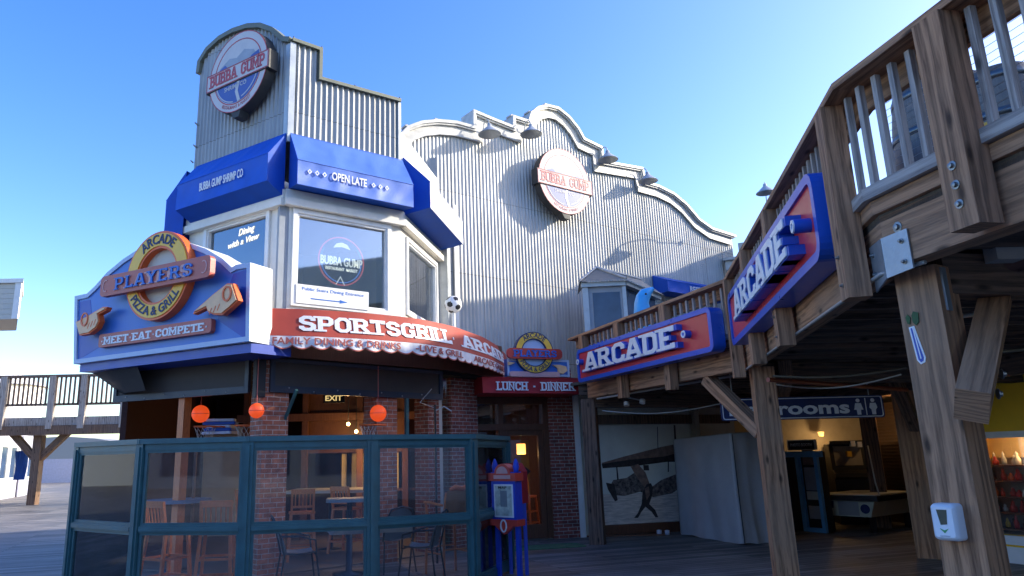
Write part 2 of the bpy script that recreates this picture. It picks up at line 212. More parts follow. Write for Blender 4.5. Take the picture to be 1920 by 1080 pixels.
# ------------------------------------------------------------------ mesh builder
class MB:
    def __init__(s): s.v = []; s.f = []; s.uv = []; s.sm = []; s.mi = []; s.ms = []; s.cm = 0
    def use(s, m):
        if m not in s.ms: s.ms.append(m)
        s.cm = s.ms.index(m); return s
    def face(s, pts, uv=None, smooth=False):
        i = len(s.v); s.v += [tuple(p) for p in pts]; s.f.append(list(range(i, i+len(pts)))); s.mi.append(s.cm)
        s.uv.append(uv or [(0, 0)]*len(pts)); s.sm.append(smooth)
    def grid(s, rows, closed=False, smooth=True, uvs=None):     # rows of points -> shared vertices
        i = len(s.v); n = len(rows[0]); 
        for r in rows: s.v += [tuple(p) for p in r]
        for a in range(len(rows)-1):
            for b in range(n if closed else n-1):
                c = (b+1) % n; s.f.append([i+a*n+b, i+a*n+c, i+(a+1)*n+c, i+(a+1)*n+b]); s.mi.append(s.cm); s.sm.append(smooth)
                if uvs: s.uv.append([uvs[a][b], uvs[a][b+1], uvs[a+1][b+1], uvs[a+1][b]])
                else: s.uv.append([(0, 0)]*4)
    def beam(s, a, b, w, h, up=(0, 0, 1)):       # timber from a to b; w sideways, h along 'up'
        a = Vector(a); b = Vector(b); d = (b-a); L = d.length; d.normalize(); up = Vector(up)
        if abs(d.dot(up)) > .98: up = Vector((0, 1, 0)) if abs(d.z) > .9 else Vector((0, 0, 1))
        r = d.cross(up).normalized(); q = r.cross(d).normalized(); of = random.random()*7
        c = [(-w/2, -h/2), (w/2, -h/2), (w/2, h/2), (-w/2, h/2)]; A = [a+r*x+q*y for x, y in c]; B = [b+r*x+q*y for x, y in c]
        per = 0
        for k in range(4):
            l = (k+1) % 4; e = (A[l]-A[k]).length
            s.face([A[k], A[l], B[l], B[k]], [(per+of, of), (per+e+of, of), (per+e+of, L+of), (per+of, L+of)]); per += e
        s.face(A[::-1], [(x*3, y*3) for x, y in c[::-1]]); s.face(B, [(x*3, y*3) for x, y in c])
        return s
    def box(s, lo, hi):
        lo = Vector(lo); hi = Vector(hi); c = (lo+hi)/2
        return s.beam((c.x, c.y, lo.z), (c.x, c.y, hi.z), hi.x-lo.x, hi.y-lo.y, up=(0, 1, 0))
    def fbox(s, F, u0, u1, v0, v1, w0, w1):      # box in a frame
        P = F.p; c = [(u0, v0), (u1, v0), (u1, v1), (u0, v1)]
        f = [P(u, v, w1) for u, v in c]; g = [P(u, v, w0) for u, v in c]
        s.face(f, c); s.face(g[::-1], c[::-1])
        for k in range(4):
            l = (k+1) % 4; hz = k in (0, 2)
            (ua, va), (ub, vb) = c[k], c[l]
            uv = [(ua, w0), (ua, w1), (ub, w1), (ub, w0)] if hz else [(w0+ua, va), (w1+ua, va), (w1+ua, vb), (w0+ua, vb)]
            s.face([g[k], g[l], f[l], f[k]], [uv[0], uv[3], uv[2], uv[1]] if hz else [(w0+ua, va), (w0+ua, vb), (w1+ua, vb), (w1+ua, va)])
        return s
    def prism(s, F, poly, w0, w1, smooth=False):
        P = F.p; f = [P(u, v, w1) for u, v in poly]; g = [P(u, v, w0) for u, v in poly]; n = len(poly)
        area = sum(poly[i][0]*poly[(i+1) % n][1]-poly[(i+1) % n][0]*poly[i][1] for i in range(n))
        if area < 0: f, g, poly = f[::-1], g[::-1], poly[::-1]
        s.face(f, list(poly)); s.face(g[::-1], list(poly)[::-1])
        for k in range(n):
            l = (k+1) % n; e = math.dist(poly[k], poly[l]); s.face([g[k], g[l], f[l], f[k]], [(0, 0), (e, 0), (e, w1-w0), (0, w1-w0)], smooth)
        return s
    def ribbon(s, F, pts, sw, w0, w1, closed=False):   # mitred stroke of width sw
        n = len(pts); Lp = []; Rp = []
        for i in range(n):
            a = pts[i-1] if (closed or i > 0) else None; b = pts[(i+1) % n] if (closed or i < n-1) else None; p = pts[i]
            def nr(x, y): d = (y[0]-x[0], y[1]-x[1]); l = math.hypot(*d) or 1e-6; return (-d[1]/l, d[0]/l)
            if a is None: m = nr(p, b); k = 1
            elif b is None: m = nr(a, p); k = 1
            else:
                n1 = nr(a, p); n2 = nr(p, b); m = (n1[0]+n2[0], n1[1]+n2[1]); l = math.hypot(*m) or 1e-6; m = (m[0]/l, m[1]/l); k = min(2.2, 1/max(.2, m[0]*n1[0]+m[1]*n1[1]))
            h = sw/2*k; Lp.append((p[0]+m[0]*h, p[1]+m[1]*h)); Rp.append((p[0]-m[0]*h, p[1]-m[1]*h))
        P = F.p; rng = range(n if closed else n-1)
        for i in rng:
            j = (i+1) % n
            q = [Rp[i], Rp[j], Lp[j], Lp[i]]
            s.face([P(*x, w1) for x in q], q); s.face([P(*x, w0) for x in q[::-1]], q[::-1])
            s.face([P(*Rp[i], w0), P(*Rp[j], w0), P(*Rp[j], w1), P(*Rp[i], w1)]); s.face([P(*Lp[j], w0), P(*Lp[i], w0), P(*Lp[i], w1), P(*Lp[j], w1)])
        if not closed:
            for i, fl in ((0, 0), (n-1, 1)):
                q = [P(*Rp[i], w0), P(*Rp[i], w1), P(*Lp[i], w1), P(*Lp[i], w0)]; s.face(q if fl else q[::-1])
        return s
    def tube(s, pts, r, n=8, cap=True):
        pts = [Vector(p) for p in pts]; m = len(pts); rs = r if isinstance(r, (list, tuple)) else [r]*m; rows = []; prev = None
        for i, p in enumerate(pts):
            d = (pts[min(i+1, m-1)]-pts[max(i-1, 0)]).normalized()
            a = prev - d*prev.dot(d) if prev else d.orthogonal()
            a.normalize(); prev = a; b = d.cross(a)
            rows.append([p + (a*math.cos(2*math.pi*k/n)+b*math.sin(2*math.pi*k/n))*rs[i] for k in range(n)])
        s.grid(rows, True)
        if cap: s.face(rows[0][::-1]); s.face(rows[-1])
        return s
    def lathe(s, c, prof, n=24, ax=(0, 0, 1), x=None, smooth=True):      # prof: (r, h)
        ax = Vector(ax).normalized(); a = Vector(x).normalized() if x else ax.orthogonal().normalized(); b = ax.cross(a); c = Vector(c)
        rows = [[c+ax*h+(a*math.cos(2*math.pi*k/n)+b*math.sin(2*math.pi*k/n))*r for k in range(n)] for r, h in prof]
        s.grid(rows, True, smooth); return s
    def build(s, name, mat=None, parent=None):
        me = bpy.data.meshes.new(name); me.from_pydata(s.v, [], s.f); ul = me.uv_layers.new(name='UVMap'); k = 0
        for fi, p in enumerate(me.polygons):
            p.use_smooth = s.sm[fi]; p.material_index = s.mi[fi] if s.ms else 0
            for j in range(p.loop_total): ul.data[p.loop_start+j].uv = s.uv[fi][j] if j < len(s.uv[fi]) else (0, 0)
        for m in (s.ms or [mat]): me.materials.append(M[m] if isinstance(m, str) else m)
        me.update(); o = bpy.data.objects.new(name, me); COL.objects.link(o)
        if parent: o.parent = parent; o.matrix_parent_inverse = world_of(parent).inverted()
        return o
def world_of(p):
    loc = Matrix.Translation(p.location) @ p.rotation_euler.to_matrix().to_4x4()
    if p.parent: return world_of(p.parent) @ p.matrix_parent_inverse @ loc
    return loc
def tag(o, label=None, cat=None, group=None, kind=None):
    if label: o['label'] = label
    if cat: o['category'] = cat
    if group: o['group'] = group
    if kind: o['kind'] = kind
    return o
def thing(name, loc, label, cat, group=None, rz=0):
    o = bpy.data.objects.new(name, None); COL.objects.link(o); o.location = loc; o.rotation_euler = (0, 0, rz); o.empty_display_size = .2
    return tag(o, label, cat, group)
def copy_tree(o, parent=None):
    c = o.copy(); COL.objects.link(c); c.parent = parent
    for ch in [x for x in bpy.data.objects if x.parent == o]: copy_tree(ch, c)
    return c
def arc(cx, cy, r, a0, a1, n=16, ry=None): return [(cx+r*math.cos(math.radians(a0+(a1-a0)*i/n)), cy+(ry or r)*math.sin(math.radians(a0+(a1-a0)*i/n))) for i in range(n+1)]
def rrect(u0, u1, v0, v1, r, n=5):
    return arc(u1-r, v0+r, r, -90, 0, n)+arc(u1-r, v1-r, r, 0, 90, n)+arc(u0+r, v1-r, r, 90, 180, n)+arc(u0+r, v0+r, r, 180, 270, n)
def inset(poly, d):
    n = len(poly); out = []
    ar = sum(poly[i][0]*poly[(i+1) % n][1]-poly[(i+1) % n][0]*poly[i][1] for i in range(n)); sg = 1 if ar > 0 else -1
    for i in range(n):
        a, p, b = poly[i-1], poly[i], poly[(i+1) % n]
        def nr(x, y): e = (y[0]-x[0], y[1]-x[1]); l = math.hypot(*e) or 1e-6; return (-e[1]/l*sg, e[0]/l*sg)
        n1, n2 = nr(a, p), nr(p, b); m = (n1[0]+n2[0], n1[1]+n2[1]); l = math.hypot(*m) or 1e-6; m = (m[0]/l, m[1]/l); k = min(2, 1/max(.3, m[0]*n1[0]+m[1]*n1[1]))
        out.append((p[0]+m[0]*d*k, p[1]+m[1]*d*k))
    return out
# ------------------------------------------------------------------ lettering
SER = {'A': [(1, 0), (8, 0)], 'R': [(1.5, 0), (8, 0), (1.2, 10)], 'C': [], 'D': [(1.2, 0), (1.2, 10)], 'E': [(1.2, 0), (1.2, 10)], 'P': [(1.5, 0), (1.2, 10)], 'S': [], 'O': [], 'T': [(4, 0)], 'G': [], 'I': [(1.5, 0), (1.5, 10)],
       'L': [(1.5, 0), (1.5, 10)], 'Y': [(4, 0), (1, 10), (7, 10)], 'N': [(1, 0), (1, 10), (7, 10)], 'U': [(1, 10), (7, 10)], 'H': [(1, 0), (1, 10), (7, 0), (7, 10)], 'M': [(1, 0), (1, 10), (9, 0), (9, 10)], 'B': [(1.2, 0), (1.2, 10)], 'K': [(1.5, 0), (1.5, 10), (7.5, 0), (7, 10)], 'F': [(1.5, 0), (1.2, 10)], '-': [], '.': [], ' ': []}
GL = {
 'A': (9, [[(1, 0), (3.9, 10), (5.1, 10), (8, 0)], [(2.3, 3), (6.7, 3)]]), 'R': (9, [[(1.5, 0), (1.5, 10)], [(1.5, 10), (5.6, 10), (7, 8.8), (7, 6.3), (5.6, 5), (1.5, 5)], [(4.8, 5), (8, 0)]]),
 'C': (8.3, [[(7.3, 6.6), (7.3, 8.4), (5.9, 10), (3, 10), (1.3, 8.4), (1.3, 1.6), (3, 0), (5.9, 0), (7.3, 1.6), (7.3, 3)]]), 'D': (8.4, [[(1.5, 0), (1.5, 10)], [(1.5, 10), (5.6, 10), (7.3, 8.4), (7.3, 1.6), (5.6, 0), (1.5, 0)]]),
 'E': (7.8, [[(1.5, 0), (1.5, 10)], [(1.5, 10), (6.8, 10), (6.8, 8.2)], [(1.5, 5), (5.2, 5)], [(1.5, 0), (6.8, 0), (6.8, 1.8)]]), 'P': (8, [[(1.5, 0), (1.5, 10)], [(1.5, 10), (5.6, 10), (7, 8.7), (7, 5.8), (5.6, 4.4), (1.5, 4.4)]]),
 'S': (8, [[(6.9, 7.2), (6.9, 8.6), (5.4, 10), (2.8, 10), (1.3, 8.6), (1.3, 6.6), (2.6, 5.4), (5.6, 4.7), (7, 3.4), (7, 1.4), (5.4, 0), (2.8, 0), (1.3, 1.4), (1.3, 2.8)]]), 'O': (8.6, [[(3, 0), (5.6, 0), (7.4, 2), (7.4, 8), (5.6, 10), (3, 10), (1.2, 8), (1.2, 2)], 'c']),
 'T': (8, [[(4, 0), (4, 10)], [(.8, 8.2), (.8, 10), (7.2, 10), (7.2, 8.2)]]), 'G': (8.6, [[(7.2, 7), (7.2, 8.4), (5.7, 10), (3, 10), (1.3, 8.4), (1.3, 1.6), (3, 0), (5.7, 0), (7.2, 1.6), (7.2, 4.4), (5, 4.4)]]),
 'I': (3, [[(1.5, 0), (1.5, 10)]]), 'L': (7, [[(1.5, 10), (1.5, 0), (6.4, 0), (6.4, 2)]]), 'Y': (8, [[(1, 10), (4, 5), (7, 10)], [(4, 5), (4, 0)]]), 'N': (8, [[(1, 0), (1, 10), (7, 0), (7, 10)]]), 'U': (8, [[(1, 10), (1, 1.6), (2.6, 0), (5.4, 0), (7, 1.6), (7, 10)]]),
 'H': (8, [[(1, 0), (1, 10)], [(7, 0), (7, 10)], [(1, 5), (7, 5)]]), 'M': (10, [[(1, 0), (1, 10), (5, 3), (9, 10), (9, 0)]]), 'B': (8, [[(1.5, 0), (1.5, 10)], [(1.5, 10), (5.2, 10), (6.5, 8.8), (6.5, 6.4), (5.2, 5.2), (1.5, 5.2)], [(5.2, 5.2), (7, 3.8), (7, 1.4), (5.4, 0), (1.5, 0)]]),
 'K': (8.5, [[(1.5, 0), (1.5, 10)], [(7, 10), (2.4, 4.5)], [(4, 6), (7.5, 0)]]), 'F': (7.5, [[(1.5, 0), (1.5, 10)], [(1.5, 10), (6.8, 10), (6.8, 8)], [(1.5, 5), (5.2, 5)]]), '-': (6, [[(1.5, 4.6), (4.5, 4.6)]]), '.': (4, [[(1.3, 4.6), (2.7, 4.6)]]), ' ': (5, [])}
def slab_width(txt, sp=1.2): return sum(GL[c][0]+sp for c in txt)-sp
def slab(mb, F, txt, u0, v0, h, sw=1.7, sp=1.2, w0=0, w1=.02, cond=1.0, serif=True, map2=None):
    """slab-serif sign lettering; h = cap height in metres"""
    k = h/(10+sw); x = 0; d = 0
    T = map2 or (lambda a, b: (u0+a*k*cond, v0+(b+sw/2)*k))
    class G: pass
    g = G(); g.p = lambda a, b, w=0: F.p(*T(a, b), w)
    for c in txt:
        wd, st = GL[c]
        i = 0
        while i < len(st):
            pl = st[i]; cl = i+1 < len(st) and st[i+1] == 'c'
            mb.ribbon(g, [(x+a, b) for a, b in pl], sw, w0, w1+d*.0004, cl); i += 2 if cl else 1; d = (d+1) % 5
        if serif:
            for a, b in SER[c]:
                hw = sw*1.25; lo, hi = (b-sw/2, b+sw*.12) if b < 5 else (b-sw*.12, b+sw/2)
                mb.prism(g, [(x+a-hw, lo), (x+a+hw, lo), (x+a+hw, hi), (x+a-hw, hi)], w0, w1+.0024)
        x += wd+sp
    return x*k*cond
def text(mb, F, txt, u, v, h, w0=0, w1=.01, width=None, bold=0.0, rot=0, align='CENTER', curve=None, shear=0):
    """built-in font lettering mapped into a frame. (u, v) is the centre; curve=(radius, start angle deg) bends it round a circle"""
    cu = bpy.data.curves.new('t', 'FONT'); cu.body = txt; cu.size = 1; cu.extrude = .5; cu.offset = bold; cu.align_x = align; cu.align_y = 'CENTER'; cu.resolution_u = 3; cu.shear = shear
    ob = bpy.data.objects.new('t', cu); COL.objects.link(ob); dg = bpy.context.evaluated_depsgraph_get(); dg.update()
    me = bpy.data.meshes.new_from_object(ob.evaluated_get(dg)); bpy.data.objects.remove(ob)
    xs = [q.co.x for q in me.vertices]; s = h/.72; sx = s
    if not xs: return
    if width: sx = width/(max(xs)-min(xs))
    xm = (max(xs)+min(xs))/2; cr, sr = math.cos(rot), math.sin(rot); vs = []
    for q in me.vertices:
        a = (q.co.x-(xm if align == 'CENTER' else 0))*sx; b = q.co.y*s; w = w1 if q.co.z > 0 else w0
        if curve:
            R_, a0, fl = curve; r = R_+b*fl; t = math.radians(a0)-a/R_*fl; a2, b2 = r*math.cos(t), r*math.sin(t)
        else: a2, b2 = a*cr-b*sr, a*sr+b*cr
        vs.append(F.p(u+a2, v+b2, w))
    for p in me.polygons: mb.face([vs[i] for i in p.vertices])
    bpy.data.meshes.remove(me)
def corrugated(mb, F, u0, u1, bot, top, pitch=.1, amp=.022, w=0.0, per=8):
    n = int((u1-u0)/pitch*per); lo = []; hi = []; lu = []; hu = []
    for i in range(n+1):
        u = u0+(u1-u0)*i/n; ww = w+amp*math.sin(u/pitch*2*math.pi); b = bot(u) if callable(bot) else bot; t = top(u) if callable(top) else top
        lo.append(F.p(u, b, ww)); hi.append(F.p(u, max(t, b), ww)); lu.append((u, b)); hu.append((u, t))
    mb.grid([lo, hi], False, True, [lu, hu]); return mb
def interp(pts):
    def f(u):
        if u <= pts[0][0]: return pts[0][1]
        for (a, x), (b, y) in zip(pts, pts[1:]):
            if a <= u <= b: return x if b-a < 1e-6 else x+(y-x)*(u-a)/(b-a)
        return pts[-1][1]
    return f
# ================================================================== PLAN (metres; the camera stands at 0,0)
TF = Frame((-2.62, 11.0), (-.85, 12.2))            # tower front face
_d = TF.u; TL0 = Frame((-4.6, 12.33), (-2.62, 11.0)); TL = Frame(tuple(TL0.p(TL0.px(368, 250)[0], 0).xy), (-2.62, 11.0))   # tower left face
TR = Frame((-.85, 12.2), (-.21, 14.6))             # tower right face
FA = Frame((.10, 14.95), (8.40, 20.55))            # big corrugated facade
EN = Frame((1.18, 14.52), (2.46, 14.93))           # entry wall and mural line
LF = Frame((-2.75, 10.45), (-.15, 12.7))           # lower front wall (screens)
LL = Frame((-5.56, 11.81), (-2.92, 10.56))           # lower left wall (screens)
PS = Frame((-6.12, 11.56), (-2.73, 9.72))          # players sign
E0, E1, E2, E3, E4 = (2.56, 13.55), (3.78, 9.2), (2.56, 4.05), (2.72, 3.0), (3.3, .6)   # balcony edge
# ------------------------------------------------------------------ setting
g = MB(); g.face([(-300, -60, 0), (300, -60, 0), (300, 600, 0), (-300, 600, 0)]); tag(g.build('boardwalk', 'deck'), kind='structure')
mb = MB(); P = [(-1400+i*40, 14+16*abs(math.sin(i*.31))+9*math.sin(i*.9)+6*random.random()) for i in range(71)]
mb.prism(Flat((0, 900, 0), (1, 0, 0), (0, 0, 1)), [(-1400, -2)]+P+[(1400, -2)], -120, 0); hl = tag(mb.build('horizon_strip', 'tarp'), kind='structure')  # low strip added to cover the yellow sky glow at the horizon
# ------------------------------------------------------------------ corner tower
tw = thing('corrugated_tower', tuple(TF.o), 'tall grey corrugated metal corner tower with arched top above the blue awnings', 'tower')
ztop_awn = 6.75
lt = interp
# left face with arched top
Ltop = TL.pts([(374, 140), (378, 118), (392, 95), (415, 74), (440, 60), (468, 51), (492, 50), (514, 58), (535, 76), (545, 76)])
Ltop = [(0.0, Ltop[0][1])]+[p for p in Ltop[1:-1]]+[(TL.L, TF.px(546, 76)[1])]
mb = MB(); corrugated(mb, TL, 0, TL.L, ztop_awn, lt(Ltop), .10, .014); mb.build('left_wall', 'galvt', tw)
mb = MB(); mb.ribbon(TL, Ltop, .09, -.12, .07); mb.build('arched_coping', 'olive', tw)
Rp = TF.pts([(546, 76), (600, 91), (602, 150), (748, 190)])
Rtop = [(0, Rp[0][1]), (Rp[1][0], Rp[1][1]-.04), (Rp[1][0]+.001, Rp[2][1]), (TF.L, Rp[3][1])]
mb = MB(); corrugated(mb, TF, 0, TF.L, ztop_awn, lt(Rtop), .105, .019); mb.build('front_wall', 'galvt', tw)
mb = MB(); mb.ribbon(TF, [(0, Rtop[0][1]), (Rtop[1][0], Rtop[1][1]), (Rtop[1][0], Rtop[2][1]), (TF.L, Rtop[3][1])], .06, -.14, .07); mb.build('stepped_coping', 'olive', tw)
mb = MB(); mb.fbox(TF, -.03, .075, ztop_awn, Rtop[0][1]-.05, .024, .034); mb.fbox(TL, TL.L-.10, TL.L+.0, ztop_awn, Ltop[-1][1]-.06, .022, .03)
mb.build('corner_flashing', 'flash', tw); mb = MB(); mb.fbox(TF, TF.L-.05, TF.L+.01, ztop_awn, Rtop[3][1]-.04, .024, .036); mb.build('corner_flashing', 'flash', tw)
mb = MB()   # right and back walls, roof
mb.fbox(TR, 0.0, TR.L, 6.0, 7.5, -.15, 0); mb.build('right_upper_wall', 'white', tw)
mb = MB(); q = [TL.p(0, 0), TL.p(TL.L, 0), TF.p(TF.L, 0), TR.p(TR.L, 0), Vector((-3.2, 15.2, 0))]; q[1] = TF.p(0, 0)
ins = [p.lerp(sum(q, Vector())/5, .06) for p in q]
for i in (3, 4): a, b = q[i], q[(i+1) % 5]; mb.face([(a.x, a.y, 3.8), (b.x, b.y, 3.8), (b.x, b.y, 8.0), (a.x, a.y, 8.0)])
mb.face([(p.x, p.y, 7.45) for p in ins]); mb.face([(p.x, p.y, 5.95) for p in ins][::-1]); mb.face([(p.x, p.y, 3.85) for p in ins])
a = TF.p(TF.L, 0, -.06); b = TR.p(TR.L, 0, -.5); mb.face([(a.x, a.y, 7.4), (a.x, a.y, 8.03), (b.x-.8, b.y, 8.0), (b.x-.8, b.y, 7.4)])
mb.build('back_wall', 'greywall', tw)
mb = MB()
for k in range(9):          # small bird spikes / lamp stubs on the copings
    F_, u, v = [(TL, .05, 7.3), (TL, .05, 7.75), (TL, .0, 7.0), (TL, 1.0, Ltop[5][1]), (TL, 1.7, Ltop[7][1]), (TF, .03, Rtop[0][1]), (TF, .55, Rtop[0][1]-.02), (TF, 1.2, lt(Rtop)(1.2)), (TF, 2.12, Rtop[3][1])][k]
    mb = MB(); mb.tube([F_.p(u, v+.01, .02), F_.p(u-.02, v+.05, .07)], [.016, .010], 6); mb.build('bracket_stub', 'bolt', tw)
# tower storey with windows
def window_wall(F, u0, u1, v0, v1, op, nm, parent, glassm='wglass', wm='cream', fw=.075, sill=True):
    """op: (u0, u1, v0, v1) of the opening"""
    a, b, c, d = op; mb = MB()
    mb.fbox(F, u0, u1, v0, c, -.14, 0); mb.fbox(F, u0, u1, d, v1, -.14, 0); mb.fbox(F, u0, a, c, d, -.14, 0); mb.fbox(F, b, u1, c, d, -.14, 0); mb.build('wall', wm, parent)
    mb = MB(); f = fw
    mb.fbox(F, a-f, b+f, d, d+f, .003, .045); mb.fbox(F, a-f, b+f, c-f, c, .003, .045); mb.fbox(F, a-f, a, c, d, .003, .045); mb.fbox(F, b, b+f, c, d, .003, .045)
    g_ = .035
    mb.fbox(F, a, b, d-g_, d, -.07, .02); mb.fbox(F, a, b, c, c+g_, -.07, .02); mb.fbox(F, a, a+g_, c+g_, d-g_, -.07, .02); mb.fbox(F, b-g_, b, c+g_, d-g_, -.07, .02)
    w = mb.build('window', 'white', parent)
    mb = MB(); mb.fbox(F, a+g_, b-g_, c+g_, d-g_, -.05, -.042); mb.build('pane', glassm, w); return w
def rng(F, l):
    p = F.pts(l); us = [q[0] for q in p]; vs = [q[1] for q in p]; return us, vs
o1 = TF.pts([(557, 400), (725, 582)]); op = (o1[0][0], o1[1][0]-.0, 4.06, o1[0][1]+.0)
window_wall(TF, .06, TF.L, 3.8, 5.95, op, 'f', tw)
o2 = TL.pts([(392, 415), (503, 400)]); opl = (o2[0][0], o2[1][0], 4.35, o2[1][1])
window_wall(TL, 0, TL.L-.1, 3.8, 5.95, opl, 'l', tw)
o3 = TR.pts([(762, 445), (815, 492)]); opr = (o3[0][0], o3[1][0], 4.15, min(o3[0][1], 5.45))
window_wall(TR, .02, TR.L-.02, 3.8, 6.0, opr, 'r', tw, sill=False)
mb = MB(); mb.fbox(TF, -.10, .06, 3.8, 5.75, -.1, -.012); mb.fbox(TL, TL.L-.1, TL.L-.002, 3.8, 5.75, -.10, -.013); mb.build('corner_post', 'greywall', tw)
mb = MB(); mb.fbox(TF, -.05, TF.L+.05, 5.62, 5.74, .004, .13); mb.fbox(TF, -.03, TF.L+.03, 5.74, 5.90, .004, .075); mb.fbox(TL, -.03, TL.L+.02, 5.62, 5.74, .004, .128); mb.fbox(TL, -.03, TL.L, 5.74, 5.90, .004, .073)
mb.fbox(TR, -.04, TR.L, 5.62, 5.74, .004, .126); mb.fbox(TR, 0, TR.L, 5.74, 5.9, .004, .07); mb.build('cornice', 'cream', tw)
mb = MB()   # return wall from the tower to the facade
a = TR.p(TR.L, 0); mb.beam((a.x+.12, a.y+.10, 3.8), (a.x+.12, a.y+.10, 6.2), .26, .2, up=TR.n); mb.build('return_wall', 'flash', tw)
# things seen inside the tower windows
mb = MB(); ca, cb = (a+b for a, b in ((0, 0), (0, 0)))
cu_, cv_ = TF.px(640, 490, -.2); rr = .42
mb.use('neonr').ribbon(TF, arc(cu_, cv_, rr, 0, 360, 40), .022, -.2, -.19); mb.use('neonb').ribbon(TF, arc(cu_, cv_, rr-.045, 150, 400, 30), .016, -.2, -.19)
text(mb.use('neonw'), TF, 'BUBBA GUMP', cu_, cv_-.02, .15, -.19, -.175, .78, .02); text(mb, TF, 'RESTAURANT  MARKET', cu_, cv_-.15, .055, -.19, -.175, .60, .01)
mb.use('neonw').ribbon(TF, [(cu_-.1, cv_-.42), (cu_-.02, cv_-.28), (cu_+.06, cv_-.42)], .012, -.19, -.18)
mb.prism(TF, [(cu_-.16, cv_+.22), (cu_-.10, cv_+.30), (cu_, cv_+.33), (cu_+.1, cv_+.30), (cu_+.16, cv_+.22), (cu_, cv_+.25)], -.19, -.18)
lg = mb.build('neon_logo'); tag(lg, 'round neon logo hanging inside the middle tower window', 'neon sign')
a = TF.pts([(557, 536), (688, 570)]); mb = MB(); mb.use('white').fbox(TF, op[0]+.0, a[1][0], 4.03, 4.34, .05, .062)
text(mb.use('lbl'), TF, 'Public Stairs Dining Entrance', (op[0]+a[1][0])/2, 4.27, .055, .062, .066, (a[1][0]-op[0])*.85)
mb.ribbon(TF, [(op[0]+.25, 4.12), (op[0]+.78, 4.12)], .016, .062, .067); mb.prism(TF, [(op[0]+.76, 4.15), (op[0]+.90, 4.12), (op[0]+.76, 4.09)], .062, .067)
tag(mb.build('notice_board'), 'white notice with a blue arrow at the foot of the middle tower window', 'notice')
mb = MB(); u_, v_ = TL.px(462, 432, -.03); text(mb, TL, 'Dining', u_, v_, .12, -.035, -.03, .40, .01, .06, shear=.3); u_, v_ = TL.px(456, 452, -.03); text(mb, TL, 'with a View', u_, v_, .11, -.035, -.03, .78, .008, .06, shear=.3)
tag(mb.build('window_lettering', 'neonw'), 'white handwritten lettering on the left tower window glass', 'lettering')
mb = MB()
for k in range(14): x = opr[0]+.12+k*.035; mb.fbox(TR, x, x+.024, 4.2, 5.0, -.22-.02*(k % 2), -.20)
mb.ribbon(TR, [(opr[0]+.1, 5.15), (opr[0]+.3, 5.05), (opr[0]+.7, 5.0)], .18, -.21, -.2)
tag(mb.build('window_curtain', 'disc'), 'pale pleated curtain behind the right tower window', 'curtain')
# ------------------------------------------------------------------ circle signs
def circle_sign(F, cx, cy, topy, name, label, txt, sub, w0, w1, tilt, rx=None):
    u, v = F.px(cx, cy, w1); r = (F.px(cx, topy, w1)[1]-v); O = F.p(u, v, 0)
    Rz = Flat(O, F.u*math.cos(tilt)+F.z*math.sin(tilt), F.z*math.cos(tilt)-F.u*math.sin(tilt))
    t = thing(name, tuple(F.p(u, v, w0)), label, 'sign')
    mb = MB(); mb.prism(Rz, [p for p in arc(0, 0, r, 0, 360, 40)[:-1]]+[], w0, w1); mb.prism(Rz, [(-.2*r, -.95*r), (.16*r, -.95*r), (.10*r, -1.14*r), (-.08*r, -1.14*r)], w0+.003, w1-.003)
    mb.prism(Rz, [(-1.07*r, -.26*r), (1.07*r, -.26*r), (1.07*r, .20*r), (-1.07*r, .20*r)], w0+.02, w1+.02); mb.build('sign_box', 'edge', t)
    mb = MB(); e = w1+.001
    mb.use('logow').prism(Rz, arc(0, 0, r*.975, 0, 360, 40)[:-1], e, e+.004)
    mb.use('logor').ribbon(Rz, arc(0, 0, r*.80, 0, 360, 40)[:-1], .02, e+.004, e+.007, True); mb.ribbon(Rz, arc(0, 0, r*.985, 0, 360, 40)[:-1], .015, e+.004, e+.007, True)
    mb.use('logob').prism(Rz, arc(0, 0, r*.77, 180, 360, 24), e+.004, e+.008)
    mb.use('logof').prism(Rz, [(-.70*r, .02*r), (-.64*r, .26*r), (-.3*r, .42*r), (-.05*r, .36*r), (.2*r, .50*r), (.52*r, .38*r), (.70*r, .1*r)], e+.004, e+.007)
    mb.use('logob').prism(Rz, [(-.74*r, .0*r), (-.70*r, .20*r), (-.45*r, .30*r), (-.25*r, .1*r)], e+.007, e+.009).prism(Rz, [(.3*r, .05*r), (.45*r, .25*r), (.70*r, .32*r), (.76*r, .05*r)], e+.007, e+.009)
    mb.use('logow').ribbon(Rz, [(.06*r, -.22*r), (.0*r, -.5*r), (.10*r, -.76*r)], .09*r, e+.009, e+.012)
    mb.ribbon(Rz, arc(0, 0, r*.74, 200, 262, 10), .02, e+.009, e+.011).ribbon(Rz, arc(0, 0, r*.70, 285, 338, 10), .02, e+.009, e+.011)
    mb.use('logow').prism(Rz, [(-1.05*r, -.24*r), (1.05*r, -.24*r), (1.05*r, .18*r), (-1.05*r, .18*r)], w1+.02, w1+.028)
    mb.use('logor').ribbon(Rz, [(-1.04*r, -.23*r), (1.04*r, -.23*r), (1.04*r, .17*r), (-1.04*r, .17*r)], .016, w1+.028, w1+.032, True)
    slab(mb, Rz, txt, -.93*r, -.16*r, .30*r, 2.2, 1.1, w1+.028, w1+.034, cond=1.86*r/(slab_width(txt, 1.1)*.30*r/12.2))
    text(mb.use('logow'), Rz, sub, -.05*r, -.36*r, .11*r, e+.009, e+.012, .75*r, .01); text(mb.use('logor'), Rz, 'RESTAURANT & MARKET', 0, 0, .085*r, e+.005, e+.008, 1.0*r, .0, curve=(r*.88, 270, -1))
    mb.build('sign_face', None, t); return t
circle_sign(TL, 446, 134, 63, 'round_sign', 'large round red white and blue sign high on the arched corner tower', 'BUBBA GUMP', 'SHRIMP CO', .07, .27, .0)
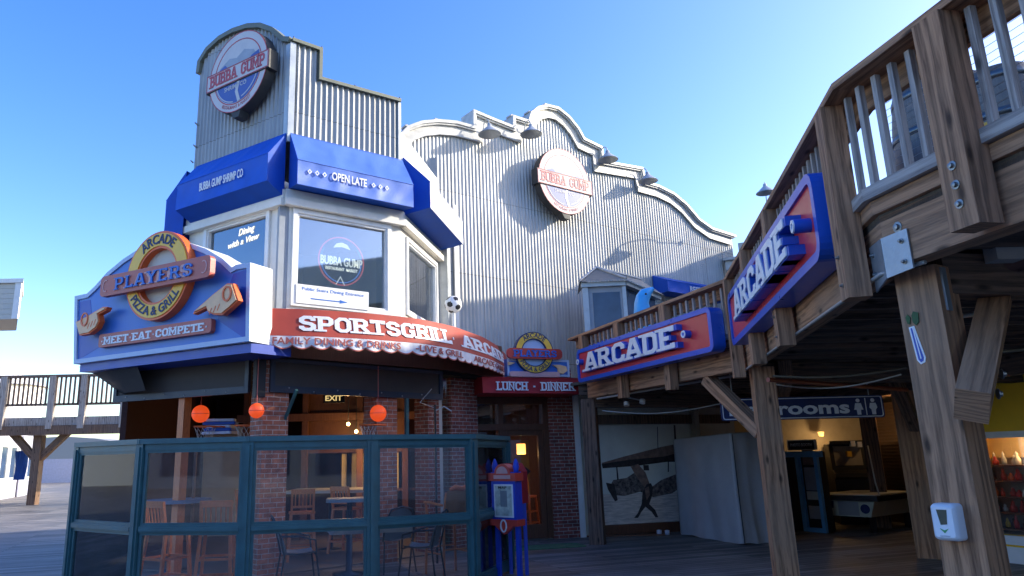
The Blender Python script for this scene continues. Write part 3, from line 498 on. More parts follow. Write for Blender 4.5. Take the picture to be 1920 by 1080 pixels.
circle_sign(FA, 1059, 340, 281, 'round_sign', 'round red white and blue sign on the wide corrugated facade', 'BUBBA GUMP', 'SHRIMP CO', .20, .40, .0)
# ------------------------------------------------------------------ blue awnings on the tower
def awning(F, u0, u1, prof, name, label, m='awn', md='awnd', cat='awning', txt=None, fw=None):
    """prof: (w, v) from wall top, outwards, down and back; closed solid with sloped cover, valance, underside and ends"""
    t = thing(name, tuple(F.p(u0, prof[-1][1], 0)), label, cat); n = len(prof)
    nm = ['cover', 'valance', 'underside']
    for k in range(n-1):
        (w, v), (w2, v2) = prof[k], prof[k+1]; mb = MB(); seg = max(4, int((u1-u0)/.35)); rows = []
        seg = max(12, int((u1-u0)/.05)); nj = 6 if k < 2 else 1
        for j in range(nj+1):
            f_ = j/nj; rows.append([F.p(u0+(u1-u0)*i/seg, v+(v2-v)*f_, w+(w2-w)*f_-(.022*math.sin(math.pi*f_)*abs(math.sin(math.pi*i/seg*round((u1-u0)/.7)))**.6+.004*math.sin(i*.9+j) if k < 2 and 0 < f_ < 1 else 0)) for i in range(seg+1)])
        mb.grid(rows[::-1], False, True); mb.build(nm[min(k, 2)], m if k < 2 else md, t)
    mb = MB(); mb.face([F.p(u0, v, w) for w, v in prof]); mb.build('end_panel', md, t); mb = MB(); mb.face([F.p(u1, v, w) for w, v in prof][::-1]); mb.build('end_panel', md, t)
    mb = MB()
    for k in range(n-1): mb.tube([F.p(u0, prof[k][1], prof[k][0]+.0), F.p(u1, prof[k][1], prof[k][0])], .008, 6)
    mb.build('frame_tube', m, t)
    return t
prof = [(.03, 6.90), (.40, 6.30), (.40, 5.88), (.03, 5.92)]
t = awning(TF, .02, TF.L+.04, prof, 'blue_awning', 'sunlit blue awning lettered with late opening over the middle tower window', 'awnsun')
sl = Flat(TF.p(0, 5.88, .40), TF.u, TF.z); a = TF.px(650, 336, .42)
mb = MB(); text(mb, TF, 'OPEN LATE', a[0]+.06, a[1]-.0, .14, .405, .412, .64, .02)
for k in (-1, 1):
    for j in range(3):
        u = a[0]+.06+k*(.45+.13*j); mb.ribbon(TF, [(u-.03, a[1]), (u, a[1]+.035), (u+.03, a[1]), (u, a[1]-.035)], .014, .405, .412, True)
mb.build('lettering', 'letw', t)
lu = TL.px(330, 380, .4)[0]
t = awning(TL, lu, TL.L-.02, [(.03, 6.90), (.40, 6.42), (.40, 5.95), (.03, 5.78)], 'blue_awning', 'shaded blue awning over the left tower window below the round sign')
a = TL.px(412, 339, .41); mb = MB(); text(mb, TL, 'BUBBA GUMP SHRIMP CO', a[0]+.02, a[1], .15, .405, .412, 1.12, .015); mb.build('lettering', 'letw', t)
t = awning(TR, .06, TR.L-.02, [(.03, 7.0), (.55, 6.45), (.55, 5.95), (.03, 5.86)], 'sunlit_awning', 'awning coloured pale for sun glare, with blue end, over the right tower window', 'awnglare', 'awnd')
# awning return round the left edge of the tower
mb = MB(); b0 = TL.p(0, 0); nL = Vector((-.83, -.30, 0)).normalized(); A2 = Frame(tuple((b0+Vector((.55, 1.5, 0))).xy), tuple(b0.xy))
awning(A2, 0, A2.L+.15, [(.03, 6.8), (.45, 6.3), (.45, 5.55), (.03, 5.4)], 'blue_awning', 'dark side awning wrapping the far left edge of the tower')
# ------------------------------------------------------------------ facade
fp = FA.pts([(742, 262), (760, 243), (785, 234), (815, 231), (850, 234), (883, 243), (883, 213), (919, 228), (957, 243), (957, 223), (985, 232), (990, 216), (1003, 206), (1020, 202), (1040, 207), (1060, 223), (1077, 244), (1088, 264), (1121, 280), (1124, 306), (1197, 319), (1203, 345), (1228, 352), (1256, 366), (1280, 386), (1304, 414), (1328, 431), (1372, 445)])
for i in range(1, len(fp)):
    if fp[i][0] <= fp[i-1][0]: fp[i] = (fp[i-1][0]+.012, fp[i][1])
fc = thing('corrugated_facade', tuple(FA.o), 'wide grey corrugated metal facade with curved and stepped false-front gable', 'building')
mb = MB(); corrugated(mb, FA, fp[0][0], fp[-1][0], 2.9, lt(fp), .098, .011); mb.build('corrugated_wall', 'galv', fc)
nI = inset([(fp[0][0], 0)]+fp+[(fp[-1][0], 0)], .16)[1:-1]
mb = MB(); mb.ribbon(FA, nI, .26, .025, .075); mb.build('trim_band', 'coping', fc)
mb = MB(); mb.ribbon(FA, fp, .07, -.35, .16); mb.build('cap_flashing', 'coping', fc)
mb = MB(); mb.ribbon(FA, inset([(fp[0][0], 0)]+fp+[(fp[-1][0], 0)], .05)[1:-1], .05, .03, .13); mb.build('crown_moulding', 'coping', fc)
mb = MB()
for i in (6, 9): u, v = fp[i]; mb.fbox(FA, u-.02, u+.02, v-.42, v-.03, -.34, .02)
mb.build('step_return', 'flash', fc)
mb = MB(); mb.fbox(FA, fp[0][0], fp[-1][0], 2.9, 6.5, -3.0, -.06); mb.build('rear_block', 'greywall', fc)
mb = MB(); u, v = FA.px(852, 410); mb.fbox(FA, u-.06, u+.03, 3.0, v+.3, .022, .06); mb.build('corner_trim', 'white', fc)
mb = MB(); us = [fp[i] for i in range(1, len(fp)-1)]
for i, (u, v) in enumerate(us):
    if i % 2: continue
    mb.fbox(FA, u-.05, u+.02, v+.035, v+.075, -.1, .1)
mb.build('ridge_clip', 'ledge', fc)
# lower roof block at the facade's right end
FB = Frame(tuple(FA.p(fp[-1][0], 0, .1).xy), (12.5, 19.5)); 
rb = thing('annex_building', tuple(FB.o), 'small grey annex with pale parapet at the right end of the corrugated facade', 'building')
a = FB.px(1400, 470); pz = 7.15; e = Vector((-.5, -.35, 0))
FC = Frame(tuple(FA.p(fp[-1][0]-.55, 0, .12).xy), tuple((FA.p(fp[-1][0]-.55, 0, .12)+Vector((2.6, -1.2, 0))).xy))
mb = MB(); corrugated(mb, FC, 0, FC.L, 2.9, 6.9, .1, .02, -.02); mb.build('wall', 'galv', rb)
mb = MB(); mb.fbox(FC, -.05, FC.L, 6.72, 7.0, .0, .09); mb.fbox(FC, -.08, FC.L, 7.0, 7.08, -.2, .18); mb.fbox(FC, .35, FC.L, 7.08, 7.5, -.2, .05); mb.build('parapet', 'coping', rb)
# gooseneck lamps
def gooseneck(x, y, Yoff, label, face=1, w=.38, F=FA, sc=1.55):
    u, v = F.px(x, y, w); c = F.p(u, v, w)
    t = thing('gooseneck_lamp', tuple(c), label, 'lamp', 'gooseneck lamps along the facade')
    mb = MB(); mb.lathe(c, [(.17*sc, 0), (.165*sc, .015), (.12*sc, .07), (.06*sc, .16), (.035*sc, .2), (.03*sc, .26), (.0, .265)], 20); mb.lathe(c, [(.165*sc, .003), (.11*sc, .05), (.05*sc, .11), (0, .12)], 20); mb.build('lamp_shade', 'lampw', t)
    mb = MB(); top = c+Vector((0, 0, .24)); pts = [top]+[top+F.n*(-w*.30*(1-math.cos(a_)))+Vector((0, 0, .16*math.sin(a_))) for a_ in [math.pi*k/8 for k in range(1, 9)]]
    pts.append(F.p(u, v+.10, .06)); mb.tube(pts, .014, 8); mb.build('neck', 'lampw', t)
    mb = MB(); mb.lathe(F.p(u, v+.10, .02), [(0, 0), (.06, 0), (.06, .05), (.0, .06)], 14, F.n); mb.build('wall_mount', 'lampw', t); return t
gooseneck(918, 252, 0, 'leftmost gooseneck lamp on the facade, beside the first coping step')
gooseneck(996, 252, 0, 'gooseneck lamp hanging just left of the raised central arch of the facade')
gooseneck(1140, 300, 0, 'gooseneck lamp on the first step right of the central arch')
gooseneck(1215, 340, 0, 'gooseneck lamp on the second step right of the central arch')
gooseneck(1436, 362, 0, 'gooseneck lamp rising behind the wooden rail above the big arcade sign', F=FC, w=1.4, sc=1.5)
# dark wall lantern at the awning end
u, v = FA.px(840, 404, .35); t = thing('wall_spotlight', tuple(FA.p(u, v, .35)), 'dark blue spotlight on the wall by the end of the right tower awning', 'spotlight')
mb = MB(); c = FA.p(u, v, .35); mb.lathe(c, [(0, -.13), (.05, -.12), (.09, 0), (.10, .04), (.07, .03), (0, .02)], 14); mb.build('housing', 'sdeep', t)
mb = MB(); 
for k in range(7): a_ = k*.9; mb.tube([c+Vector((.05*math.cos(a_), .05*math.sin(a_), .02)), c+Vector((.11*math.cos(a_), .11*math.sin(a_), .10+.02*(k % 3)))], [.02, .008], 5)
mb.build('guard', 'black', t)
mb = MB(); mb.tube([c, FA.p(u, v, .03)], .015, 6); mb.build('bracket', 'black', t)
# ------------------------------------------------------------------ roof slab of the restaurant, sill ledge
rs = thing('restaurant_building', (-2.7, 10.7, 0), 'brick corner restaurant with open front under the red striped awning', 'restaurant')
poly = [(-5.65, 11.95), (-2.86, 10.62), (-2.70, 10.55), (-.12, 12.80), (.45, 13.6), (1.05, 14.5), (1.3, 17.5), (-5.6, 17.5)]
WF = Flat((0, 0, 0), (1, 0, 0), (0, 1, 0))
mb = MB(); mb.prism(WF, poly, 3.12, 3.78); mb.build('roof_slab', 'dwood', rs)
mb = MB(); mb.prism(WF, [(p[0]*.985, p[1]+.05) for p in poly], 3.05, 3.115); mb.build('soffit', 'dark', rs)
def pier(x0, x1, y, name, depth=.45, F=LF, w=-.02, m='bricko', top=3.05, u=None):
    a = F.px(x0, y, w)[0]; b = F.px(x1, y, w)[0]
    mb = MB(); mb.fbox(F, a, b, 0, top, w-depth, w); mb.build('brick_pier', m, rs)
pier(487, 536, 930, 'p', .40); pier(706, 745, 930, 'p', .38)
mb = MB(); F2 = Frame((-.42, 12.95), (.55, 14.0)); mb.fbox(F2, 0, .28, 0, 3.05, -.35, 0); mb.fbox(F2, .62, 1.35, 0, 3.05, -.3, 0); mb.build('brick_pier', 'brick', rs)
mb = MB(); mb.fbox(F2, .28, .62, 0, 3.05, -.12, -.06); mb.build('window_bay', 'wglass', rs)
mb = MB(); mb.fbox(F2, .28, .36, 0, 3.05, -.06, .0); mb.build('window_trim', 'disc', rs)
mb = MB(); a = LL.px(330, 760)[0]; mb.fbox(LL, a, a+.12, 0, 3.05, -.2, -.05); mb.build('wood_post', 'rwood', rs)
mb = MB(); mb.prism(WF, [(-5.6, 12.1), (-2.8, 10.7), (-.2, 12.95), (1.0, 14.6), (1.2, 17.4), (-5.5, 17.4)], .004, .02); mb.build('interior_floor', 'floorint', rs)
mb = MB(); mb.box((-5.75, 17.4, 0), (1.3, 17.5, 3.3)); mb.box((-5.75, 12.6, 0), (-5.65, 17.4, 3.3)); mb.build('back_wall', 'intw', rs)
mb = MB(); mb.box((1.0, 14.75, 0), (1.1, 17.4, 3.05)); mb.build('side_wall', 'dwood', rs)
# interior partition with cream striped panels and dark uprights
mb = MB(); 
for k in range(6): x = -2.35+k*.21; mb.box((x, 15.6, .98), (x+.10+.05*(k % 2), 15.66, 1.72))
ip = mb.build('striped_panel', 'inty', rs)
mb = MB()
for x in (-4.4, -3.15, -2.0, -1.05, -.1): mb.box((x, 15.3, 0), (x+.12, 15.42, 3.05))
mb.box((-4.5, 15.35, .95), (.2, 15.4, 1.0)); mb.box((-3.2, 15.5, 1.74), (.2, 15.7, 3.05)); mb.box((-4.5, 15.2, 2.4), (.2, 15.4, 2.55)); mb.build('interior_upright', 'dwood', rs)
mb = MB(); mb.box((-5.6, 16.5, .0), (-4.2, 16.6, 2.4)); mb.build('interior_panel', 'pale', rs)
# ------------------------------------------------------------------ roll-down screens
def rscreen(F, u0, u1, z0, z1, label):
    t = thing('rolled_sun_screen', tuple(F.p(u0, z0, 0)), label, 'sun screen', 'rolled sun screens')
    mb = MB(); mb.fbox(F, u0+.07, u1-.07, z0+.1, z1, -.012, 0.0); mb.build('screen_fabric', 'screen', t)
    mb = MB(); mb.fbox(F, u0, u0+.07, z0, z1, -.03, .03); mb.fbox(F, u1-.07, u1, z0, z1, -.03, .03); mb.fbox(F, u0+.07, u1-.07, z0+.0, z0+.10, -.032, .032); mb.fbox(F, u0+.07, u1-.07, z1-.05, z1, .003, .03); mb.build('screen_frame', 'frameb', t)
    mb = MB(); k = 0; x = u0+.3
    while x < u1-.1: mb.lathe(F.p(x, z0+(.03 if k % 2 else .07), .03), [(.014, 0), (.012, .008), (0, .01)], 8, F.n); x += .42; k += 1
    mb.build('snap_button', 'bolt', t); return t
rscreen(LF, .12, LF.L-.02, 2.58, 3.08, 'half lowered dark screen under the red awning')
rscreen(LL, .05, LL.L-.06, 2.58, 3.12, 'half lowered dark screen under the players sign')
mb = MB(); mb.fbox(LF, -.10, .05, 2.5, 3.05, -.1, .01); t = mb.build('corner_column', 'black', rs)
mb = MB(); mb.ribbon(Flat(LF.p(.42, 0, -.45), LF.n, LF.z), [(.40, 2.62), (.0+.38, 2.0)], .05, 0, .05); mb.ribbon(Flat(LF.p(.42, 0, -.45), LF.n, LF.z), [(.42, 2.2), (.75, 2.6)], .035, 0, .04); mb.build('awning_bracket', 'teal', rs)
a = LF.px(765, 760)[0]; mb = MB(); mb.ribbon(Flat(LF.p(a, 0, -.3), LF.n, LF.z), [(.30, 2.62), (.30, 1.95)], .05, 0, .06); mb.build('awning_bracket', 'teal', rs)
# ------------------------------------------------------------------ players sign
ps = thing('players_sign', tuple(PS.p(PS.L/2, 3.2, 0)), 'large blue shaped sign with yellow ring and pointing hands', 'sign')
w1 = 0.0
outl = PS.pts([(141, 683), (143, 556), (166, 551), (181, 537), (204, 511), (233, 487), (262, 468), (300, 454), (345, 452), (388, 467), (420, 486), (437, 502), (446, 497), (472, 493), (470, 640)])
mb = MB(); mb.prism(PS, outl, -.42, -.004); mb.build('sign_box', 'white', ps)
mb = MB(); mb.prism(PS, outl, -.004, .0); mb.ribbon(PS, inset(outl, .035), .07, .0, .03, True); mb.build('border', 'sbord', ps)
inn = inset(outl, .075); mb = MB(); mb.use('sblue').prism(PS, inn, .0, .006)
mb.use('sdeep'); q = PS.pts([(150, 566), (170, 562), (172, 590), (168, 612), (205, 640), (155, 670), (148, 672)], .006); mb.prism(PS, q, .006, .009)
q = PS.pts([(463, 505), (438, 514), (420, 560), (408, 600), (455, 632), (461, 630)], .006); mb.prism(PS, q, .006, .009); mb.build('panel_face', None, ps)
u, v = PS.px(294, 516, .15); r = (PS.px(294, 436, .15)[1]-PS.px(294, 596, .15)[1])/2
mb = MB(); mb.prism(PS, [(u+a, v+b) for a, b in arc(0, 0, r*.64, 0, 360, 36)[:-1]], .01, .04); mb.build('ring_disc', 'disc', ps)
mb = MB(); mb.use('orange').ribbon(PS, arc(u, v, r*.825, 0, 360, 48)[:-1], r*.40, .01, .15, True); mb.use('yellow').ribbon(PS, arc(u, v, r*.825, 0, 360, 48)[:-1], r*.29, .15, .165, True); 
text(mb.use('navy'), PS, 'ARCADE', u, v, .15, .165, .175, .78, .02, curve=(r*.825, 90, 1)); text(mb, PS, 'PIZZA & GRILL', u, v, .14, .165, .175, 1.15, .02, curve=(r*.825, 270, -1)); mb.build('ring', None, ps)
b = PS.pts([(191, 556), (397, 522), (397, 481)], .22); u0, u1, vb, vt = b[0][0], b[1][0], b[0][1], (b[2][1]+PS.px(191, 519, .22)[1])/2; vb = (b[0][1]+b[1][1])/2
mb = MB(); mb.prism(PS, rrect(u0, u1, vb, vt, .07), .165, .26); mb.build('name_bar', 'barred', ps)
mb = MB(); h = (vt-vb)*.60; cw = (u1-u0)*.70/(slab_width('PLAYERS', 2)*h/11.7); slab(mb.use('pink'), PS, 'PLAYERS', u0+(u1-u0)*.15, vb+h*.31, h, 2.3, 2.0, .26, .266, cw); slab(mb.use('lbl'), PS, 'PLAYERS', u0+(u1-u0)*.153, vb+h*.33, h*.97, 1.5, 2.0, .266, .285, cw*1.02)
for uu in (u0+.13, u1-.13): mb.use('pink').ribbon(PS, arc(uu, (vb+vt)/2, .06, 60, 300, 12, .09) if uu < (u0+u1)/2 else arc(uu, (vb+vt)/2, .06, -120, 120, 12, .09), .015, .26, .268)
mb.build('lettering', None, ps)
b = PS.pts([(186, 640), (397, 611)], .08); u0, u1, vm = b[0][0], b[1][0], (b[0][1]+b[1][1])/2
mb = MB(); mb.prism(PS, rrect(u0, u1, vm-.10, vm+.11, .05), .01, .09); mb.build('slogan_bar', 'barred', ps)
mb = MB(); tx = '.MEET.EAT.COMPETE.'; slab(mb, PS, tx, u0+.06, vm-.065, .12, 2.3, 1.2, .09, .10, (u1-u0-.12)/(slab_width(tx)*.12/12.3)); mb.build('slogan', 'letw', ps)
def hand(px, label):
    q = PS.pts(px, .2); mb = MB(); mb.prism(PS, q, .10, .19); h_ = mb.build('pointing_hand', 'orange', ps)
    mb = MB(); mb.prism(PS, inset(q, .022), .19, .21); 
    mb.build('hand_face', 'hand', h_); mb = MB(); cx_, cy_ = sum(a for a, b in q)/len(q), sum(b for a, b in q)/len(q)
    for k in range(3): mb.ribbon(PS, [(cx_-.10+k*.075, cy_-.14+.02*k), (cx_-.06+k*.075, cy_-.05+.02*k)], .014, .21, .214)
    mb.build('finger_crease', 'orange', h_); c = (sum(a for a, b in q[-5:])/5, sum(b for a, b in q[-5:])/5); mb = MB(); mb.ribbon(PS, arc(*c, .075, 0, 360, 16, .10)[:-1], .025, .21, .225, True); mb.build('knuckle_ring', 'orange', h_)
hand([(363, 583), (361, 589), (386, 577), (389, 585), (400, 590), (416, 590), (430, 578), (446, 563), (436, 531), (425, 531), (398, 552)], '')
hand([(200, 575), (197, 582), (184, 589), (186, 602), (180, 615), (166, 626), (148, 629), (141, 604), (150, 599), (170, 588), (192, 575)], '')
mb = MB(); mb.prism(WF, [tuple(PS.p(.1, 0, -.05).xy), tuple(PS.p(PS.L-.05, 0, -.05).xy), tuple(PS.p(PS.L+.1, 0, -.7).xy), tuple(PS.p(.3, 0, -.9).xy)], 3.06, 3.19); mb.build('sign_shelf', 'sdeep', ps)
pr = [(-.35, .9), (-.30, .25), (-.1, .0), (.35, 0)]; a0 = PS.p(.0, 0, -.1)
TT = [(-.10, -1.5), (-.10, -.6), (-.04, -.12), (.6, -.08), (1.35, -.08)]; BB = [(.30, -1.6), (.34, -1.0), (.52, -.55), (.92, -.36), (1.40, -.30)]; rows = []
mb = MB()
for f_ in (0, .35, .7, 1.0): rows.append([PS.p(a_[0]*(1-f_)+b_[0]*f_, 3.165-.46*f_**1.3, a_[1]*(1-f_)+b_[1]*f_) for a_, b_ in zip(TT, BB)])
mb.grid(rows, False, True); mb.build('side_canopy', 'black', ps)
# ------------------------------------------------------------------ red curved awning
tp = [tuple(at_z(x, y, 3.76)) for x, y in [(479, 577), (586, 580), (688, 587), (784, 597), (848, 611), (906, 632), (932, 648), (948, 664)]]
tp = [Vector(p) for p in tp]
def smooth(ps_, n=60):
    out = []; L = [0]
    for a, b in zip(ps_, ps_[1:]): L.append(L[-1]+(b-a).length)
    for k in range(n+1):
        s_ = L[-1]*k/n; i = max(j for j in range(len(L)-1) if L[j] <= s_+1e-9); t_ = (s_-L[i])/(L[i+1]-L[i]); p0, p1, p2, p3 = ps_[max(i-1, 0)], ps_[i], ps_[i+1], ps_[min(i+2, len(ps_)-1)]
        out.append(p1.lerp(p2, t_))
    for _ in range(14): out = [out[0]]+[(out[i-1]+out[i]*2+out[i+1])/4 for i in range(1, len(out)-1)]+[out[-1]]
    return out
tp = smooth(tp, 120)
class Curve:
    def __init__(s, P): 
        s.P = P; s.L = [0]
        for a, b in zip(P, P[1:]): s.L.append(s.L[-1]+(b-a).length)
    def at(s, u):
        u = min(max(u, 0), s.L[-1]-1e-6); i = 0; lo, hi = 0, len(s.L)-1
        while hi-lo > 1:
            m_ = (lo+hi)//2
            if s.L[m_] <= u: lo = m_
            else: hi = m_
        t_ = (u-s.L[lo])/(s.L[lo+1]-s.L[lo]); d = (s.P[lo+1]-s.P[lo]).normalized(); i2 = min(lo+2, len(s.P)-1); d2 = (s.P[i2]-s.P[i2-1]).normalized(); i0 = max(lo-1, 0); d0 = (s.P[i0+1]-s.P[i0]).normalized()
        dd = (d.lerp((d+d2)/2, max(0, t_*2-1)) if t_ > .5 else d.lerp((d+d0)/2, max(0, 1-t_*2))).normalized()
        return s.P[lo].lerp(s.P[lo+1], t_), Vector((dd.y, -dd.x, 0)).normalized()
CV = Curve([Vector((p.x, p.y, 0)) for p in tp]); CL = CV.L[-1]
class Band:     # slanted curved frame: v = height, w outwards; flares outwards towards the foot
    def p(s, u, v, w=0.0):
        q, n = CV.at(u); fl = max(0, 3.76-v)/.42*.12 if v > 3.33 else .12
        return q+n*(fl+w)+Vector((0, 0, v))
BD = Band()
ra = thing('red_awning', tuple(tp[0]), 'curved red awning with white scalloped valance and sports grill lettering', 'awning')
N = 150; us = [CL*k/N for k in range(N+1)]
mb = MB(); mb.grid([[BD.p(u, v) for u in us] for v in (3.34, 3.48, 3.62, 3.76)], False, True); mb.build('red_cover', 'redaw', ra)
mb = MB(); sc = .265
def scal(u): x = (u/sc) % 1; return 3.10+.055*(abs(math.sin(math.pi*x))**.8 - 0)
us2 = [CL*k/(N*4) for k in range(N*4+1)]
mb.grid([[BD.p(u, 3.155+.055-(scal(u)-3.10), .012*math.sin(u*23)) for u in us2], [BD.p(u, 3.24, .008*math.sin(u*23+1)) for u in us2], [BD.p(u, 3.337) for u in us2]], False, True); mb.build('valance', 'valance', ra)
mb = MB(); mb.grid([[BD.p(u, 3.155+.055-(scal(u)-3.10)-.008, .012*math.sin(u*23)+.002) for u in us2], [BD.p(u, 3.155+.055-(scal(u)-3.10)+.010, .012*math.sin(u*23)+.003) for u in us2]], False, True); mb.build('valance_piping', 'barred', ra)
mb = MB(); mb.face([BD.p(0, 3.12), BD.p(0, 3.76), BD.p(0, 3.76, -.5), BD.p(0, 3.12, -.5)]); mb.face([BD.p(CL, 3.33), BD.p(CL, 3.76), BD.p(CL, 3.76, -.4), BD.p(CL, 3.33, -.4)]); mb.build('end_panel', 'sdeep', ra)
mb = MB(); mb.grid([[BD.p(u, 3.757, .0) for u in us], [BD.p(u, 3.80, -.45) for u in us]], False, True); mb.build('top_ledge', 'cream', ra)
mb = MB(); tx = 'SPORTSGRILL . ARCADE'
def upx(x, y):      # arclength of a pixel on the band
    best = min(range(0, 601), key=lambda k: abs(proj(BD.p(CL*k/600, 3.5))[0]-x)); return CL*best/600
def proj(p): d = p-CAM; w = d.dot(FW); return CX+FPX*d.dot(RT)/w, CY-FPX*d.dot(UP)/w
ua, ub = upx(560, 600), upx(845, 640); h = .235
slab(mb, BD, 'SPORTSGRILL', ua, 3.42, h, 2.5, .9, .002, .012, (ub-ua)/(slab_width('SPORTSGRILL', .9)*h/12.5))
slab(mb, BD, '.', upx(848, 640), 3.42, h, 2.2, .9, .002, .012)
ua, ub = upx(868, 650), upx(946, 670); slab(mb, BD, 'ARCADE', ua, 3.42, h, 2.5, .9, .002, .012, (ub-ua)/(slab_width('ARCADE', .9)*h/12.5)); mb.build('lettering', 'letw', ra)
mb = MB()
for tx, a, b in (('FAMILY DINING & DRINKS', 512, 748), ('-LIVE & GRILL', 775, 862), ('ARCADE GAMES', 882, 940)):
    ua, ub = upx(a, 640), upx(b, 640); text(mb, BD, tx, (ua+ub)/2, 3.262, .10, .012, .018, ub-ua, .012)
mb.build('valance_lettering', 'barred', ra)
# ------------------------------------------------------------------ entry: door, brick, small awning and sign
en = thing('restaurant_entrance', tuple(EN.o), 'dark wooden entrance with glazed door and transom in a red brick wall', 'entrance')
b0, b1 = EN.px(1036, 900)[0], EN.px(1088, 1000)[0]
mb = MB(); mb.fbox(EN, b0, b1, 0, 3.35, -.4, 0); mb.build('brick_wall', 'brick', en)
mb = MB(); mb.fbox(EN, b1+.003, b1+.12, 0, 3.0, -.2, .03); mb.build('corner_trim', 'white', en)
mb = MB(); dl = EN.px(868, 900)[0]; mb.fbox(EN, dl, b0, 2.72, 3.1, -.3, -.10)
n_ = 22
for k in range(n_): u = dl+(b0-dl)*k/n_; mb.fbox(EN, u+.005, u+(b0-dl)/n_-.005, 2.70, 3.1, -.10, -.08)
mb.build('wood_cladding', 'rwood' if 0 else 'dwood', en)
mb = MB(); d0, d1 = EN.px(950, 900)[0], EN.px(1026, 900)[0]; zz = EN.px(985, 806)[1]
for a, b, c, d in ((dl, dl+.1, 0, 2.7), (d0-.10, d0, 0, 2.72), (d1, d1+.07, 0, 2.72), (b0-.07, b0, 0, 2.72), (dl+.1, b0-.07, zz-.0, zz+.12), (dl+.1, b0-.07, 2.62, 2.72)):
    mb.fbox(EN, a, b, c, d, -.22, -.06 if (b-a) < .5 else -.063)
mb.build('door_frame', 'dwood', en)
mb = MB(); f = .11; zt = zz
for a, b, c, d in ((d0, d0+f, 0.02, zt), (d1-f, d1, 0.02, zt), (d0+f, d1-f, 0.02, .28), (d0+f, d1-f, zt-f, zt)): mb.fbox(EN, a, b, c, d, -.16, -.10)
dr = mb.build('door', 'dwood', en)
mb = MB(); mb.fbox(EN, d0+f, d1-f, .28, zt-f, -.135, -.128); mb.build('door_glass', 'dglass', dr)
u, v = EN.px(987, 884, -.1); mb = MB(); mb.prism(EN, [(u-.11, v), (u, v-.08), (u+.11, v), (u, v+.08)], -.127, -.122); mb.use('black').ribbon(EN, [(u-.03, v-.02), (u, v+.04), (u+.03, v-.02)], .012, -.122, -.119); mb.build('door_emblem', 'letw' if 0 else 'logow', dr) if 0 else mb.build('door_emblem', 'logow', dr)
mb = MB(); mb.tube([EN.p(d0+.06, .85, -.06), EN.p(d0+.06, 1.25, -.06)], .014, 8); mb.build('door_handle', 'bolt', dr)
mb = MB(); mb.fbox(EN, dl+.1, b0-.07, zz+.12, 2.62, -.15, -.142); mb.build('transom_window', 'wglass', en)
mb = MB(); mb.fbox(EN, d1+.07, b0-.07, 0.1, zz, -.15, -.142); mb.fbox(EN, dl+.1, d0-.1, .1, zz, -.15, -.142); mb.build('side_window', 'dglass', en)
mb = MB(); mb.fbox(EN, d0-.05, d1+.05, 0.0, .02, -.2, .05); mb.build('threshold', 'bolt', en)
for (x, y, m_, wd, hh) in ((1029, 876, 'booth', .06, .07), (1029, 886, 'yellow', .05, .05), (1029, 896, 'booth', .06, .09), (1031, 914, 'kred', .06, .08), (1031, 926, 'kred', .06, .07)):
    u, v = EN.px(x, y, -.14); mb = MB(); mb.fbox(EN, u-wd/2, u+wd/2, v-hh/2, v+hh/2, -.141, -.138); tag(mb.build('window_sticker', m_), {876: 'small pale blue sticker, top one on the glass beside the entrance door', 886: 'small yellow sticker between two blue ones beside the entrance door', 896: 'pale blue sticker below the yellow one beside the entrance door', 914: 'upper red sticker on the glass beside the entrance door', 926: 'lower red sticker on the glass beside the entrance door'}[y], 'sticker')
# door mat
mb = MB(); c = at_z(1010, 1027, 0); mb.prism(Flat((c.x, c.y, 0), (1, .33, 0), (-.33, 1, 0)), rrect(-.75, .85, -.28, .28, .12), .004, .016); tag(mb.build('door_mat', 'mat'), 'green and red door mat in front of the entrance', 'mat')
# lunch awning
EW = .85; u0, u1 = EN.px(905, 720, EW)[0], EN.px(1094, 720, EW)[0]; zb, zt = EN.px(1000, 737, EW)[1], EN.px(1000, 711, EW)[1]
la = awning(EN, u0, u1, [(-.0, zt+.08), (EW-.02, zt+.03), (EW, zb), (.0, zb+.0)], 'maroon_awning', 'small dark red awning lettered lunch and dinner over the entrance', 'maroon', 'maroon')
mb = MB(); tx = 'LUNCH - DINNER'; ua = EN.px(931, 722, EW)[0]; ub = EN.px(1077, 728, EW)[0]; h = (zt-zb)*.62; slab(mb, EN, tx, ua, zb+(zt-zb)*.18, h, 2.2, 1.2, EW+.004, EW+.012, (ub-ua)/(slab_width(tx)*h/12.2)); mb.build('lettering', 'letw', la)
# small players sign on top of it
SW = EW-.05
sp_ = thing('small_players_sign', tuple(EN.p(u0+.5, zt+.05, SW)), 'small blue sign with yellow ring standing on the dark red awning', 'sign')
q0, q1 = EN.px(951, 690, SW)[0], EN.px(1067, 690, SW)[0]; za, zc = zt+.06, EN.px(1010, 674, SW)[1]
mb = MB(); mb.use('sblue').prism(EN, [(q0, za), (q1, za), (q1, zc), (q0, zc)], SW-.15, SW); mb.use('sbord').ribbon(EN, [(q0+.02, za+.02), (q1-.02, za+.02), (q1-.02, zc-.02), (q0+.02, zc-.02)], .04, SW, SW+.012, True); mb.build('sign_box', None, sp_)
u, v = EN.px(1002, 661, SW+.05); r = .40
mb = MB(); mb.prism(EN, [(u+a, v+b) for a, b in arc(0, 0, r*.66, 0, 360, 30)[:-1]], SW+.0, SW+.02); mb.build('ring_disc', 'logob' if 0 else 'sbord', sp_)
